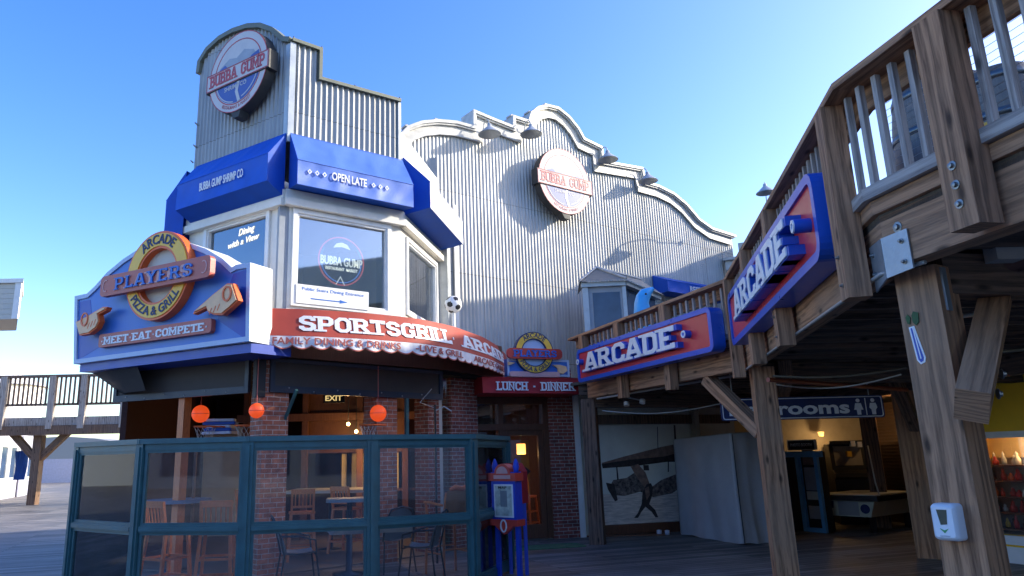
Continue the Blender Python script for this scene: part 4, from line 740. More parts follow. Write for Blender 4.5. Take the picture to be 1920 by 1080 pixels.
mb = MB(); mb.use('navy').ribbon(EN, arc(u, v, r*.83, 0, 360, 40)[:-1], r*.38, SW-.05, SW+.05, True); mb.use('yellow').ribbon(EN, arc(u, v, r*.83, 0, 360, 40)[:-1], r*.27, SW+.05, SW+.06, True); text(mb.use('navy'), EN, 'ARCADE', u, v, .09, SW+.06, SW+.066, .5, .015, curve=(r*.83, 90, 1)); text(mb, EN, 'PIZZA & GRILL', u, v, .085, SW+.06, SW+.066, .7, .015, curve=(r*.83, 270, -1)); mb.build('ring', None, sp_)
a, b = EN.px(951, 660, SW+.1), EN.px(1054, 666, SW+.1); vm = (a[1]+b[1])/2
mb = MB(); mb.prism(EN, rrect(a[0], b[0], vm-.10, vm+.10, .08), SW+.05, SW+.11); mb.build('name_bar', 'kred', sp_)
mb = MB(); slab(mb, EN, 'PLAYERS', a[0]+.13, vm-.065, .13, 2.0, 1.5, SW+.11, SW+.125, (b[0]-a[0]-.26)/(slab_width('PLAYERS', 1.5)*.13/12)); mb.build('lettering', 'lbl', sp_)
mb = MB(); a, b = EN.px(956, 699, SW+.05), EN.px(1050, 704, SW+.05); mb.prism(EN, rrect(a[0], b[0], (a[1]+b[1])/2-.05, (a[1]+b[1])/2+.05, .04), SW+.004, SW+.05); mb.build('slogan_bar', 'pink', sp_)
mb = MB(); q = EN.pts([(1037, 684), (1050, 684), (1062, 687), (1064, 695), (1056, 701), (1048, 699), (1046, 690)], SW+.05); mb.prism(EN, q, SW+.003, SW+.05); q = EN.pts([(953, 678), (966, 680), (957, 684), (953, 684)], SW+.05); mb.prism(EN, q, SW+.003, SW+.05); mb.build('pointing_hand', 'hand', sp_)
# soccer ball on a pole
c = at_z(850, 571, 4.25); dd = (13.2/c.y); c = CAM+(c-CAM)*dd
t = thing('football_finial', (c.x, c.y, c.z-.5), 'black and white football on a white pole at the end of the red awning', 'ball')
bm = bpy.data.meshes.new('ball'); import bmesh
b_ = bmesh.new(); bmesh.ops.create_icosphere(b_, subdivisions=4, radius=.165)
phi = (1+5**.5)/2; ico = [Vector(v_).normalized() for v_ in [(0, 1, phi), (0, 1, -phi), (0, -1, phi), (0, -1, -phi), (1, phi, 0), (1, -phi, 0), (-1, phi, 0), (-1, -phi, 0), (phi, 0, 1), (phi, 0, -1), (-phi, 0, 1), (-phi, 0, -1)]]
for f_ in b_.faces:
    f_.smooth = True; d_ = f_.calc_center_median().normalized(); f_.material_index = 1 if max(d_.dot(i_) for i_ in ico) > math.cos(.33) else 0
b_.to_mesh(bm); b_.free(); bm.materials.append(M['letw']); bm.materials.append(M['black'])
bo = bpy.data.objects.new('ball', bm); COL.objects.link(bo); bo.parent = t; bo.location = (0, 0, .5); bo.rotation_euler = (.4, .3, .2)
mb = MB(); mb.tube([c-Vector((0, 0, .16)), Vector((c.x, c.y, 3.75))], .035, 10); mb.build('pole', 'white', t)
# ------------------------------------------------------------------ wooden balcony
bk = thing('timber_balcony', (3.8, 9.2, 0), 'brown timber balcony with baluster rail on heavy square posts', 'balcony')
EP = [Vector((*p, 0)) for p in (E0, E1, E2, E3, E4)]
dk = [E0, E1, E2, E3, E4, (14.0, .6), (14.0, 19.0), (8.2, 19.0), (6.5, 18.6), (2.6, 15.9), (1.3, 15.0), (2.1, 14.4)]
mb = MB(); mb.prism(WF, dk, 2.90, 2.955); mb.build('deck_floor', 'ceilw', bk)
def offs(P, w):     # polyline offset sideways (towards the open side)
    out = []
    for i, p in enumerate(P):
        a = (P[i]-P[i-1]).normalized() if i else (P[1]-P[0]).normalized(); b = (P[i+1]-P[i]).normalized() if i < len(P)-1 else a
        n = lambda d: Vector((d.y, -d.x, 0)); m = (n(a)+n(b)).normalized(); k = 1/max(.4, m.dot(n(a))); out.append(p+m*w*k)
    return out
def run(mb, P, z0, z1, w0, w1):     # continuous mitred board along the edge
    A = offs(P, w0); B = offs(P, w1)
    for i in range(len(P)-1):
        a, b, c, d = A[i], A[i+1], B[i+1], B[i]; L = (b-a).length; o = random.random()*5; Zv = lambda q, z: Vector((q.x, q.y, z)); h = z1-z0; t_ = abs(w1-w0)
        F_ = lambda p: mb.face(p, [(0, o), (0, o+L), (h, o+L), (h, o)])
        F_([Zv(d, z0), Zv(c, z0), Zv(c, z1), Zv(d, z1)][::1]); F_([Zv(b, z0), Zv(a, z0), Zv(a, z1), Zv(b, z1)][::1])
        mb.face([Zv(a, z0), Zv(b, z0), Zv(c, z0), Zv(d, z0)], [(0, o), (0, o+L), (t_, o+L), (t_, o)]); mb.face([Zv(d, z1), Zv(c, z1), Zv(b, z1), Zv(a, z1)], [(0, o), (0, o+L), (t_, o+L), (t_, o)])
sgn = 1 if (lambda d: Vector((d.y, -d.x, 0)).x < 0)((EP[2]-EP[1]).normalized()) else -1     # +w must point to the open side (west)
S_ = sgn
mb = MB(); run(mb, EP, 2.62, 2.93, -.14*S_, .0); mb.build('edge_beam', 'timber', bk)
mb = MB(); run(mb, EP, 2.945, 3.03, -.10*S_, .035*S_); mb.build('rim_board', 'timber', bk)
mb = MB(); run(mb, EP, 3.035, 3.11, -.05*S_, .075*S_); mb.build('bottom_rail', 'timberg', bk)
EX = [EP[0]+(EP[0]-EP[1]).normalized()*.42]+EP[1:]
mb = MB(); run(mb, EX, 3.77, 3.815, -.16*S_, .15*S_); mb.build('cap_rail', 'timber', bk)
mb = MB(); run(mb, EX, 3.62, 3.765, -.07*S_, -.03*S_); mb.build('top_rail', 'timber', bk)
def along(i, t, w): a, b = EP[i], EP[i+1]; d = (b-a).normalized(); return a.lerp(b, t)+Vector((d.y, -d.x, 0))*w*S_
nb = 0; posts = {0: [.04, .34, .66], 1: [.03, .32, .60, .82, .965], 2: [.50], 3: [.28, .95]}
def seg_px(i, x, z, w):      # parameter of the edge point that shows at photo column x
    return min((abs(proj(along(i, k/400, w)+Vector((0, 0, z)))[0]-x), k/400) for k in range(401))[1]
posts[1] = [.03, .30, .56, seg_px(1, 1578, 3.2, .1)]; posts[2] = []; posts[2].append(seg_px(2, 1800, 3.1, .1) if True else .5)
for i in range(4):
    L = (EP[i+1]-EP[i]).length; sp = .125 if i else .16; n = int(L/sp)
    for k in range(n):
        t_ = (k+.5)/n
        if any(abs(t_-q)*L < .10 for q in posts[i]) or nb >= 98: continue
        if i == 1 and L*t_ < 3.9 and k % 2: pass
        p = along(i, t_, .045); d = (EP[i+1]-EP[i]).normalized(); jt = random.uniform(-.004, .004)
        mb = MB(); mb.beam((p.x, p.y, 3.112), (p.x+jt, p.y+jt, 3.745), .036, .036, up=d); mb.build('baluster', 'timberg', bk); nb += 1
def bolt(p, n, r=.028, par=None):
    mb = MB(); mb.lathe(p, [(0, .0), (r, .0), (r, .005), (r*.58, .006), (r*.52, .020), (0, .022)], 12, n, None, False); return mb.build('bolt', 'bolt', par or bk)
for i, ts in posts.items():
    d = (EP[i+1]-EP[i]).normalized(); n = Vector((d.y, -d.x, 0))*S_
    for t_ in ts:
        p = along(i, t_, .105); big = .17 if i == 2 else .15; z0 = (2.53 if t_ > .1 or i else 3.0) if i < 2 else 2.66
        mb = MB(); mb.beam((p.x, p.y, z0-.03), (p.x, p.y, 3.768), big, .135, up=n); po = mb.build('rail_post', 'timber', bk)
        if i in (1, 2) and (t_ > .5 or i == 2):
            for zz_ in ((z0+.09, z0+.19, z0+.29) if i == 2 else (z0+.06, z0+.24)):
                bolt(p+n*.0675+Vector((0, 0, zz_)), n, .024 if i == 2 else .015, po)
d = (EP[3]-EP[2]).normalized(); n = Vector((d.y, -d.x, 0))*S_; bolt(along(2, .12, .0)+Vector((0, 0, 2.83)), n, .032); bolt(along(2, .97, 0)+Vector((0, 0, 2.80)), n, .032)
# support posts (square, heavy)
def spost(px0, pxm, z1, side, x, y, ang, nm='support_post', mat='timber', label=None):
    mb = MB(); up = Vector((math.cos(ang), math.sin(ang), 0)); mb.beam((x, y, 0), (x, y, z1), side, side, up=up); return mb.build(nm, mat, bk)
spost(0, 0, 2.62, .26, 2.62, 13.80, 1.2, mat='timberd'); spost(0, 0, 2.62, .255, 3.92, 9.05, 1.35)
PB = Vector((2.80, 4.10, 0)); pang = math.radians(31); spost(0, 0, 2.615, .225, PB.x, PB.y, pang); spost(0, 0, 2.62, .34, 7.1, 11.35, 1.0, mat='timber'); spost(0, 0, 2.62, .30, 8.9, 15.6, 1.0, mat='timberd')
# metal saddle plate on the near corner post
c2 = EP[2]; dA = (EP[1]-c2).normalized(); dB = (EP[3]-c2).normalized(); nA = Vector((-dA.y, dA.x, 0))*S_; nB = n
mb = MB()
for d_, n_, l_ in ((dA, None, .20), (dB, None, .20)):
    nn = Vector((d_.y, -d_.x, 0)); nn = nn if nn.x < 0 else -nn
    a = c2+nn*.004; 
    q = [a+Vector((0, 0, 2.56)), a+d_*l_+Vector((0, 0, 2.57 if d_ is dB else 2.52)), a+d_*l_+Vector((0, 0, 2.80)), a+Vector((0, 0, 2.80))]
    mb.face(q); mb.face([p+nn*.01 for p in q]); 
    for k in range(4): mb.face([q[k], q[(k+1) % 4], q[(k+1) % 4]+nn*.01, q[k]+nn*.01])
pl = mb.build('saddle_plate', 'plate', bk)
for d_ in (dA, dB):
    nn = Vector((d_.y, -d_.x, 0)); nn = nn if nn.x < 0 else -nn
    for z_ in (2.62, 2.74): bolt(c2+nn*.014+d_*.15+Vector((0, 0, z_)), nn, .016, pl)
mb = MB(); fz = Vector((math.cos(pang-math.pi/2), math.sin(pang-math.pi/2), 0)); fx = PB+fz*.118+Vector((math.cos(pang), math.sin(pang), 0))*-.04; mb.beam(fx+Vector((0, 0, 2.35)), fx+Vector((0, 0, 2.60)), .05, .012, up=fz); mb.build('strap_plate', 'plate', bk)
# braces
d = (EP[0]-EP[1]).normalized(); m_ = Vector((3.92, 9.05, 0)); mb = MB(); mb.beam(m_+d*.12+Vector((0, 0, 1.82)), m_+d*1.12+Vector((0, 0, 2.60)), .16, .16); mb.build('knee_brace', 'timber', bk)
A_ = at_y(1822, 762, 3.75); B_ = at_y(1880, 500, 4.5); mb = MB(); mb.beam(A_, B_, .20, .15, up=(1, -.4, 0)); kb = mb.build('knee_brace', 'timber', bk)
ax = (B_-A_).normalized(); sx_ = Vector((.93, .37, 0)); 
for q in (.05, .14): bolt(A_+ax*q*2.0+Vector((.10, -.03, 0)), Vector((1, -.3, 0)), .028, kb)
mb = MB(); mb.beam((7.1, 11.2, 1.9), (6.4, 10.4, 2.6), .16, .16); mb.build('knee_brace', 'timberd', bk)
# joists and girders below the deck
mb = MB(); k = 0
y = 3.5
while y < 18.5:
    # joist from the edge to the right
    xe = None
    for i in range(4):
        a, b = EP[i], EP[i+1]
        if min(a.y, b.y) <= y <= max(a.y, b.y): xe = a.x+(b.x-a.x)*(y-a.y)/(b.y-a.y)
    if xe is None: xe = 2.2+(y-13.75)*.9 if y > 13.75 else 2.8
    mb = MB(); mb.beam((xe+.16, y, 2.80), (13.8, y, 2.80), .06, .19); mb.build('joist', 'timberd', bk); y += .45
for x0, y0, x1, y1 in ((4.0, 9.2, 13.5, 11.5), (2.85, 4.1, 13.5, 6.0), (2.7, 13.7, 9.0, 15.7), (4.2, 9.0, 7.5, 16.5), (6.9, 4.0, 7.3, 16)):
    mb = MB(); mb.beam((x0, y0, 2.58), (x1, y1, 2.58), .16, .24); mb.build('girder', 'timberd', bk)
# conduits, pipes, lamps under the deck
mb = MB(); P = [along(1, t_, .02)+Vector((0, 0, 2.60)) for t_ in (.0, .3, .6, .9, .99)]+[along(2, .2, .0)+Vector((.05, 0, 2.6))]; mb.tube(P, .013, 8); mb.build('edge_conduit', 'cond', bk)
def pipe(P, r, m, label, name='pipe', cat='pipe'): 
    mb = MB(); mb.tube(P, r, 12); return tag(mb.build(name, m), label, cat)
pipe([at_y(1745, 528, 4.3), at_y(1925, 486, 4.1)], .065, 'pipe', 'thick rust brown pipe under the near end of the balcony')
pipe([at_z(1440, 712, 2.42), at_z(1700, 731, 2.42)], .028, 'sprk', 'thin red sprinkler pipe running above the restrooms sign')
pipe([at_y(1528, 712, 11.0), at_y(1530, 690, 11.0)+Vector((0, 0, .2))], .022, 'sprk', 'short red upright of the sprinkler pipe')
pipe([at_y(1120, 748, 13), at_y(1400, 700, 10)], .018, 'cond', 'long pale conduit clipped under the balcony edge', 'conduit', 'conduit')
pipe([at_y(1740, 602, 4.4), at_y(1830, 588, 4.6)], .016, 'cond', 'pale conduit behind the corner post of the balcony', 'conduit', 'conduit')
pipe([at_y(1750, 500, 4.4), at_y(1925, 462, 4.2)], .012, 'cond', 'upper pale conduit above the rusty pipe', 'conduit', 'conduit')
for k, (xa, ya, xb, yb, D1, D2, r_) in enumerate([(1745, 560, 1925, 505, 4.6, 4.4, .006), (1760, 520, 1925, 470, 4.5, 4.3, .008), (1450, 705, 1700, 690, 8.5, 7.5, .012), (1450, 720, 1690, 702, 9.5, 8.0, .010), (1740, 640, 1925, 655, 6.0, 5.5, .012), (1130, 770, 1350, 757, 13.0, 12.0, .010)]):
    a, b = at_y(xa, ya, D1), at_y(xb, yb, D2); P = [a.lerp(b, q/10)-Vector((0, 0, .05*math.sin(math.pi*q/10)*(1+k % 2))) for q in range(11)]
    pipe(P, r_, 'cond' if k % 2 else 'rope', ['thin sagging wire below the rusty pipe', 'pale cable just above the rusty pipe', 'dark cable running in front of the restrooms sign', 'pale cable above the restrooms sign', 'lower dark cable right of the corner post', 'pale cable above the airplane mural'][k], 'cable', 'cable')
c = at_y(1882, 474, 4.0); mb = MB(); mb.box(c-Vector((.08, .05, .05)), c+Vector((.08, .05, .05))); 
t = tag(mb.build('junction_box', 'ledge'), 'metal junction box above the rusty pipe', 'junction box')
t = thing('track_light', tuple(at_y(1172, 742, 12.6)), 'white twin spotlights on a short track under the balcony', 'spotlight')
for (x, y, nx) in ((1165, 742, 0), (1204, 756, .1), (1175, 761, -.1)):
    c = at_y(x, y, 12.6); mb = MB(); mb.lathe(c, [(0, .08), (.045, .07), (.05, 0), (.035, .005), (0, .02)], 12, (.2+nx, .3, 1)); mb.build('spot_head', 'letw' if x != 1175 else 'disc', t)
mb = MB(); mb.tube([at_y(1160, 742, 12.65), at_y(1210, 752, 12.65)], .012, 6); mb.build('track', 'cond', t)
# ------------------------------------------------------------------ arcade signs
def arcade_sign(F, u0, u1, v0, v1, w0, w1, label, rad, lu0, lu1, lv0, lh, dots, deep=.10):
    t = thing('arcade_sign', tuple(F.p((u0+u1)/2, v0, w0)), label, 'sign', 'arcade signs on the balcony'); rr_ = rrect(u0, u1, v0, v1, rad)
    mb = MB(); mb.prism(F, rr_, w0, w1-.03); mb.ribbon(F, inset(rr_, .035), .07, w1-.03, w1+.01, True); mb.build('sign_box', 'srimb', t)
    mb = MB(); mb.prism(F, inset(rr_, .06), w1-.03, w1-.012); mb.build('red_panel', 'sred', t)
    h = lh; cw = (lu1-lu0)/(slab_width('ARCADE', .9)*h/12.4)
    mb = MB(); slab(mb.use('srimb'), F, 'ARCADE', lu0, lv0, h, 2.7, .6, w1-.012, w1+deep, cw*slab_width('ARCADE', .9)/slab_width('ARCADE', .6)*12.7/12.4*.98); mb.build('letter_block', None, t)
    mb = MB(); slab(mb, F, 'ARCADE', lu0+.02, lv0+.01, h*.96, 2.3, .9, w1+deep+.003, w1+deep+.012, cw*.99); mb.build('lettering', 'letw', t)
    mb = MB(); slab(mb, F, 'ARCADE', lu0+.02, lv0+.01, h*.96, .45, .9, w1+deep+.0155, w1+deep+.0175, cw*.99*12.3/12.3, False); mb.build('letter_inline', 'sdeep', t) if 0 else None
    for (du, dv) in dots:
        mb = MB(); mb.use('srimb').prism(F, [(du+a, dv+b) for a, b in arc(0, 0, h*.17, 0, 360, 20)[:-1]], w1-.012, w1+deep)
        mb.use('letw').ribbon(F, [(du+a, dv+b) for a, b in arc(0, 0, h*.12, 0, 360, 20)[:-1]], h*.07, w1+deep, w1+deep+.01, True); mb.build('round_stud', None, t)
    return t
g0 = EP[0]+Vector((-.12, -.1, 0)); dS = (EP[1]-EP[0]).normalized()
A1 = Frame(E0, E1)
w1 = .34
pu = lambda x, y: A1.px(x, y, w1)
a, b, c, d = pu(1078, 660), pu(1333, 585), pu(1088, 712), pu(1340, 662)
u0, u1 = (a[0]+c[0])/2, (b[0]+d[0])/2; v1 = (pu(1085, 652)[1]+pu(1322, 582)[1])/2; v0 = (c[1]+pu(1330, 668)[1])/2
l0, l1 = pu(1104, 680), pu(1283, 640)
arcade_sign(A1, u0, u1, v0, v1, .16, w1, 'arcade sign mounted on the far half of the balcony over the passage', .10, l0[0], l1[0], (pu(1104, 693)[1]+pu(1285, 657)[1])/2, ((pu(1104, 656)[1]-pu(1104, 693)[1])+(pu(1280, 614)[1]-pu(1280, 657)[1]))/2, [((pu(1091, 680))[0], pu(1091, 679)[1]), (pu(1291, 627)[0], pu(1291, 627)[1])], .08)
A2_ = Frame(E1, E2)
w1 = .20
pu = lambda x, y: A2_.px(x, y, w1)
u0, u1 = pu(1367, 580)[0], pu(1532, 400)[0]; v1 = (pu(1380, 520)[1]+pu(1515, 340)[1])/2; v0 = (pu(1385, 632)[1]+pu(1535, 505)[1])/2
print('SIGN2', u0, u1, v0, v1)
pq = lambda x, y: A2_.px(x, y, w1+.10)
l0, l1 = pq(1378, 580), pq(1479, 450); hh = ((pq(1385, 545)[1]-pq(1385, 592)[1])+(pq(1470, 405)[1]-pq(1470, 500)[1]))/2
arcade_sign(A2_, u0, u1, v0, v1, .02, w1, 'large arcade sign seen steeply on the near half of the balcony', .14, l0[0], l1[0], (pq(1380, 594)[1]+pq(1470, 500)[1])/2, hh*1.05, [(pq(1487, 425)[0], pq(1487, 425)[1])], .10)
# ------------------------------------------------------------------ things on the balcony deck
def barrel(c, r, h, label):
    t = thing('barrel', tuple(c), label, 'barrel', 'barrels on the balcony'); prof_ = [(0, 0)]+[(r*(.84+.16*math.sin(math.pi*k/10)), h*k/10) for k in range(11)]+[(r*.78, h), (r*.78, h-.02), (0, h-.02)]
    mb = MB(); mb.lathe(c, prof_, 28); mb.build('staves', 'barrel', t)
    for q in (.06, .3, .7, .94):
        rr_ = r*(.84+.16*math.sin(math.pi*q))+.006; mb = MB(); mb.lathe(c+Vector((0, 0, h*q-.025)), [(rr_-.01, 0), (rr_, 0), (rr_, .05), (rr_-.01, .05)], 28); mb.build('hoop', 'hoop', t)
c = at_y(1765, 170, 4.9); barrel(Vector((c.x-.02, c.y, 2.96)), .36, c.z-2.96, 'dark barrel behind the rail just left of the thick rail post')
c = at_y(1868, 140, 4.5); c2_ = Vector((c.x, c.y, 2.96)); barrel(c2_, .21, c.z-2.96, 'dark barrel behind the rail right of the thick rail post')
mb = MB(); c = at_y(1862, 232, 4.0); mb.lathe(Vector((c.x, c.y, 2.96)), [(0, 0), (.07, 0), (.08, c.z-2.96-.02), (.07, c.z-2.96), (0, c.z-2.96)], 14); tag(mb.build('yellow_bucket', 'yellow'), 'yellow container beside the right hand barrel behind the rail', 'bucket')
mb = MB(); c = at_y(1640, 150, 4.7)
wm = thing('wire_mesh_screen', (2.9, 3.5, 2.96), 'thin wire mesh stretched behind the near balcony rail', 'wire mesh'); mb = MB()
for k in range(13): z_ = 3.14+k*.045; mb.tube([along(2, .0, -.10)+Vector((0, 0, z_)), along(2, 1, -.10)+Vector((0, 0, z_))]+[along(3, 1, -.1)+Vector((0, 0, z_))], .0016, 4)
mb.build('wire', 'wire', wm)
# sea lion figure, bay kiosk and far awning on the deck
c = at_y(1205, 590, 12.7); sl = thing('sea_lion_statue', (c.x, c.y, 2.96), 'bright blue sea lion statue looking up behind the far rail', 'statue')
P = [at_y(x, y, 12.7) for x, y in [(1212, 640), (1208, 610), (1204, 585), (1203, 568), (1205, 559), (1210, 551), (1218, 545), (1225, 541)]]; P[0].z = 2.96
mb = MB(); mb.tube(P, [.20, .17, .15, .13, .125, .115, .065, .035], 16); mb.build('body', 'seal', sl)
mb = MB(); q = at_y(1211, 551, 12.58); mb.lathe(q, [(0, .02), (.018, .01), (.02, 0), (0, -.01)], 8, (0, -1, 0)); mb.build('eye', 'black', sl)
mb = MB(); mb.tube([P[2]+Vector((.1, -.1, .0)), P[2]+Vector((.22, -.12, -.12)), P[2]+Vector((.3, -.1, -.2))], [.07, .05, .015], 10); mb.build('flipper', 'seal', sl)
BF = Frame((3.62, 15.75), (5.75, 17.0)); q0 = BF.px(1098, 560); 
BF = Frame(tuple(at_y(1098, 560, 15.0).xy), tuple(at_y(1172, 560, 14.9).xy)); B2 = Frame(tuple(at_y(1172, 560, 14.9).xy), tuple(at_y(1232, 560, 16.4).xy))
ks = thing('bay_kiosk', tuple(BF.o), 'small grey bay with hipped metal roof and dark windows above the balcony', 'bay window')
ztop = BF.px(1130, 538)[1]
mb = MB(); mb.fbox(BF, 0, BF.L, 2.96, ztop, -.1, 0); mb.fbox(B2, 0, B2.L, 2.96, 3.6, -.1, 0); mb.build('wall', 'greywall', ks)
mb = MB(); mb.fbox(BF, -.06, .06, 2.96, ztop, -.02, .04); mb.fbox(BF, -.08, BF.L+.02, ztop, ztop+.10, -.1, .08); mb.fbox(B2, -.02, B2.L+.06, ztop+.002, ztop+.102, -.1, .08); mb.fbox(BF, BF.L-.05, BF.L+.03, 2.96, ztop, .003, .03); mb.build('trim', 'flash', ks)
mb = MB(); mb.fbox(B2, .03, B2.L, 3.6, ztop, -.06, -.05); mb.fbox(BF, .15, BF.L-.1, 3.5, ztop-.12, .002, .006); mb.build('window', 'glassd', ks)
a = BF.p(-.12, ztop+.1, .15); b = BF.p(BF.L+.04, ztop+.1, .2); c = B2.p(B2.L+.1, ztop+.1, .15); r0 = at_y(1118, 503, 15.6); r1 = at_y(1200, 514, 16.6)
r1.z = r0.z-.05; dq = BF.p(-.1, ztop+.1, -1.2)
mb = MB(); mb.face([a, b, r0]); mb.face([b, c, r1, r0]); mb.face([dq, a, r0]); mb.face([c, dq+Vector((2.4, 1.2, 0)), r1]); mb.build('roof', 'galv', ks)
mb = MB(); 
for p_, q_ in ((a, r0), (b, r0), (r0, r1)): mb.tube([p_+Vector((0, 0, .02)), q_+Vector((0, 0, .02))], .03, 6)
mb.build('roof_ridge', 'coping', ks)
mb = MB(); q = B2.px(1190, 585); mb.tube([B2.p(q[0], q[1], -.3), B2.p(q[0]+.25, q[1], -.3)], .07, 10); tag(mb.build('paper_roll', 'letw'), 'white roll on the counter inside the dark bay window', 'paper roll')
FW_ = Frame(tuple(FA.p(FA.px(1222, 520)[0], 0, 0).xy), tuple(FA.p(FA.px(1335, 525)[0], 0, 0).xy))
tz, bz = FA.px(1225, 513, .5)[1], FA.px(1225, 546, .7)[1]
t = awning(FW_, 0, FW_.L, [(.02, tz+.12), (.5, tz-.10), (.5, tz-.40), (.03, tz-.40)], 'far_blue_awning', 'bright blue awning on the facade above the balcony rail')
mb = MB(); text(mb, FW_, 'RESTAURANTS', FW_.L*.62, tz-.25, .15, .504, .51, FW_.L*.55, .02); mb.build('lettering', 'letw', t)
mb = MB(); mb.fbox(FW_, .2, FW_.L, 2.96, tz-.6, .0, .03); tag(mb.build('service_opening', 'greywall'), 'grey panelled opening beneath the far blue awning', 'doorway')
# blue chairs and small clutter glimpsed behind the far rail
for i, (x, y, col_, lab) in enumerate([(1110, 612, 'seatb', 'leftmost'), (1150, 600, 'seatb', 'middle'), (1200, 590, 'seatb', 'rightmost')]):
    c = at_y(x, y, 14.2-i*.3); t = thing('deck_chair', (c.x, c.y, 2.96), 'blue folding chair behind the far rail, %s of three' % lab, 'chair', 'blue chairs behind the far rail'); o = Vector((c.x, c.y, 2.96))
    mb = MB(); mb.beam(o+Vector((0, .2, .45)), o+Vector((0, .28, .9)), .45, .04, up=(0, 1, 0)); mb.build('backrest', 'kblue', t)
    mb = MB(); mb.beam(o+Vector((-.22, 0, .44)), o+Vector((.22, 0, .44)), .42, .04); mb.build('seat', 'kblue', t)
    for sx in (-1, 1):
        for sy in (-1, 1): mb = MB(); mb.tube([o+Vector((sx*.2, sy*.18, 0)), o+Vector((sx*.2, sy*.18, .44))], .014, 6); mb.build('leg', 'hoop', t)
for i, (x, D_, m_, lab) in enumerate([(1290, 11.6, 'orange', 'orange plant pot behind the rail near the sea lion statue')]):
    c = at_y(x, 590, 12.4); o = Vector((c.x, c.y, 2.96)); t = thing('plant_pot', tuple(o), lab, 'plant pot'); mb = MB(); mb.lathe(o, [(0, 0), (.16, 0), (.22, .35), (.24, .36), (.24, .40), (.2, .40), (.18, .34), (0, .34)], 18); mb.build('pot', m_, t)
    mb = MB()
    for k in range(60): a_ = random.random()*6.28; r_ = random.random()*.2; q = o+Vector((r_*math.cos(a_), r_*math.sin(a_), .4+random.random()*.22)); mb.face([q, q+Vector((.06, .01, .03)), q+Vector((.07, .02, .08)), q+Vector((.0, .01, .05))])
    mb.build('foliage', 'leaf', t)
# ------------------------------------------------------------------ passage under the balcony: mural, covered stall, machines
m0, m1 = EN.px(1128, 1000)[0], 4.2
mw = thing('passage_wall', tuple(EN.p(m0, 0, -.1)), 'pale wall of the passage behind the airplane mural', 'wall')
mb = MB(); mb.fbox(EN, m0-.3, m1+1.2, 0, 2.85, -.3, -.1); mb.build('wall', 'pale', mw)
mb = MB(); mb.fbox(EN, m0-.1, m1+1.0, EN.px(1150, 795)[1], EN.px(1150, 778)[1], -.1, .02); mb.build('timber_band', 'timberd', mw); mb = MB(); mb.fbox(EN, m0-.1, m1, 0, .20, -.1, -.02); mb.build('skirting', 'dwood', mw)
mu = thing('airplane_mural', tuple(EN.p(m0, .2, -.09)), 'large photographic mural of an old biplane and a running figure', 'mural')
v0 = .20; v1 = EN.px(1150, 797)[1]; hz = EN.px(1200, 925)[1]
mb = MB(); mb.use('mury').fbox(EN, m0, m1, hz, v1, -.098, -.08); mb.use('murg').fbox(EN, m0, m1, v0, hz, -.098, -.081)
K = lambda l: EN.pts(l, -.08)
def sil(m_, l, e): mb.use(m_).prism(EN, K(l), -.081, -.080+e)
sil('murb', [(1128, 868), (1170, 856), (1240, 838), (1290, 828), (1290, 852), (1235, 860), (1180, 866), (1130, 872)], .004)
sil('murd', [(1128, 870), (1180, 862), (1245, 856), (1290, 845), (1290, 866), (1250, 866), (1190, 874), (1130, 878)], .006)
sil('murf', [(1140, 918), (1150, 900), (1175, 896), (1190, 886), (1205, 900), (1215, 918), (1240, 900), (1290, 880), (1290, 905), (1260, 925), (1225, 932), (1200, 922), (1170, 930), (1150, 928)], .004)
sil('murb', [(1182, 874), (1196, 870), (1210, 886), (1218, 908), (1208, 914), (1192, 892)], .007)
for l in ([(1155, 873), (1157, 873), (1160, 900), (1157, 900)], [(1252, 866), (1254, 866), (1254, 885), (1252, 885)], [(1263, 797), (1266, 797), (1268, 832), (1265, 832)], [(1232, 800), (1233, 800), (1234, 842), (1233, 842)], [(1206, 872), (1216, 872), (1217, 882), (1207, 882)]): sil('murd', l, .005)
sil('murd', [(1136, 905), (1152, 908), (1158, 938), (1153, 940), (1140, 918)], .005)
sil('murd', [(1205, 922), (1212, 908), (1220, 906), (1224, 914), (1222, 930), (1217, 945), (1228, 956), (1234, 970), (1229, 970), (1222, 960), (1210, 950), (1202, 960), (1196, 971), (1189, 971), (1196, 962), (1203, 945)], .009)
sil('murb', [(1208, 916), (1216, 912), (1218, 928), (1212, 938)], .011)
mb.build('mural_panel', None, mu)
# covered stall (grey tarpaulin)
c0 = at_z(1278, 1003, 0); c1 = at_z(1392, 1022, 0); c2q = at_z(1452, 1019, 0); c3 = c0+(c2q-c1)
cv = thing('covered_stall', ((c0.x+c2q.x)/2, (c0.y+c2q.y)/2, 0), 'tall boxy stall hidden under a grey tarpaulin', 'covered stall')
mb = MB(); ring_ = []
cs = [c0, c1, c2q+Vector((.35, .15, 0)), c3+Vector((.35, .15, 0))]; hs_ = [1.84, 1.90, 1.93, 1.88]; nseg = 26; rows = []
def bpt(k_, f_, z_):
    a, b = cs[k_], cs[(k_+1) % 4]; p = a.lerp(b, f_); n_ = Vector((b.y-a.y, a.x-b.x, 0)).normalized(); h_ = hs_[k_]*(1-f_)+hs_[(k_+1) % 4]*f_
    e_ = 1-z_; ed = math.sin(math.pi*f_)
    off = (.022*math.sin(f_*19+k_*2+1.5*math.sin(z_*3))*(.2+.8*e_)*ed+.006*math.sin(f_*43+z_*4+k_)*e_-.02*ed*(1-e_)) + .022*math.sin((f_+z_*.8)*7+k_)*ed + .02*e_
    zz_ = .03*e_*math.sin(f_*7+k_)*(1 if z_ < .05 else 0)+h_*z_; return Vector((p.x, p.y, 0))+n_*off+Vector((0, 0, max(.01, zz_)))
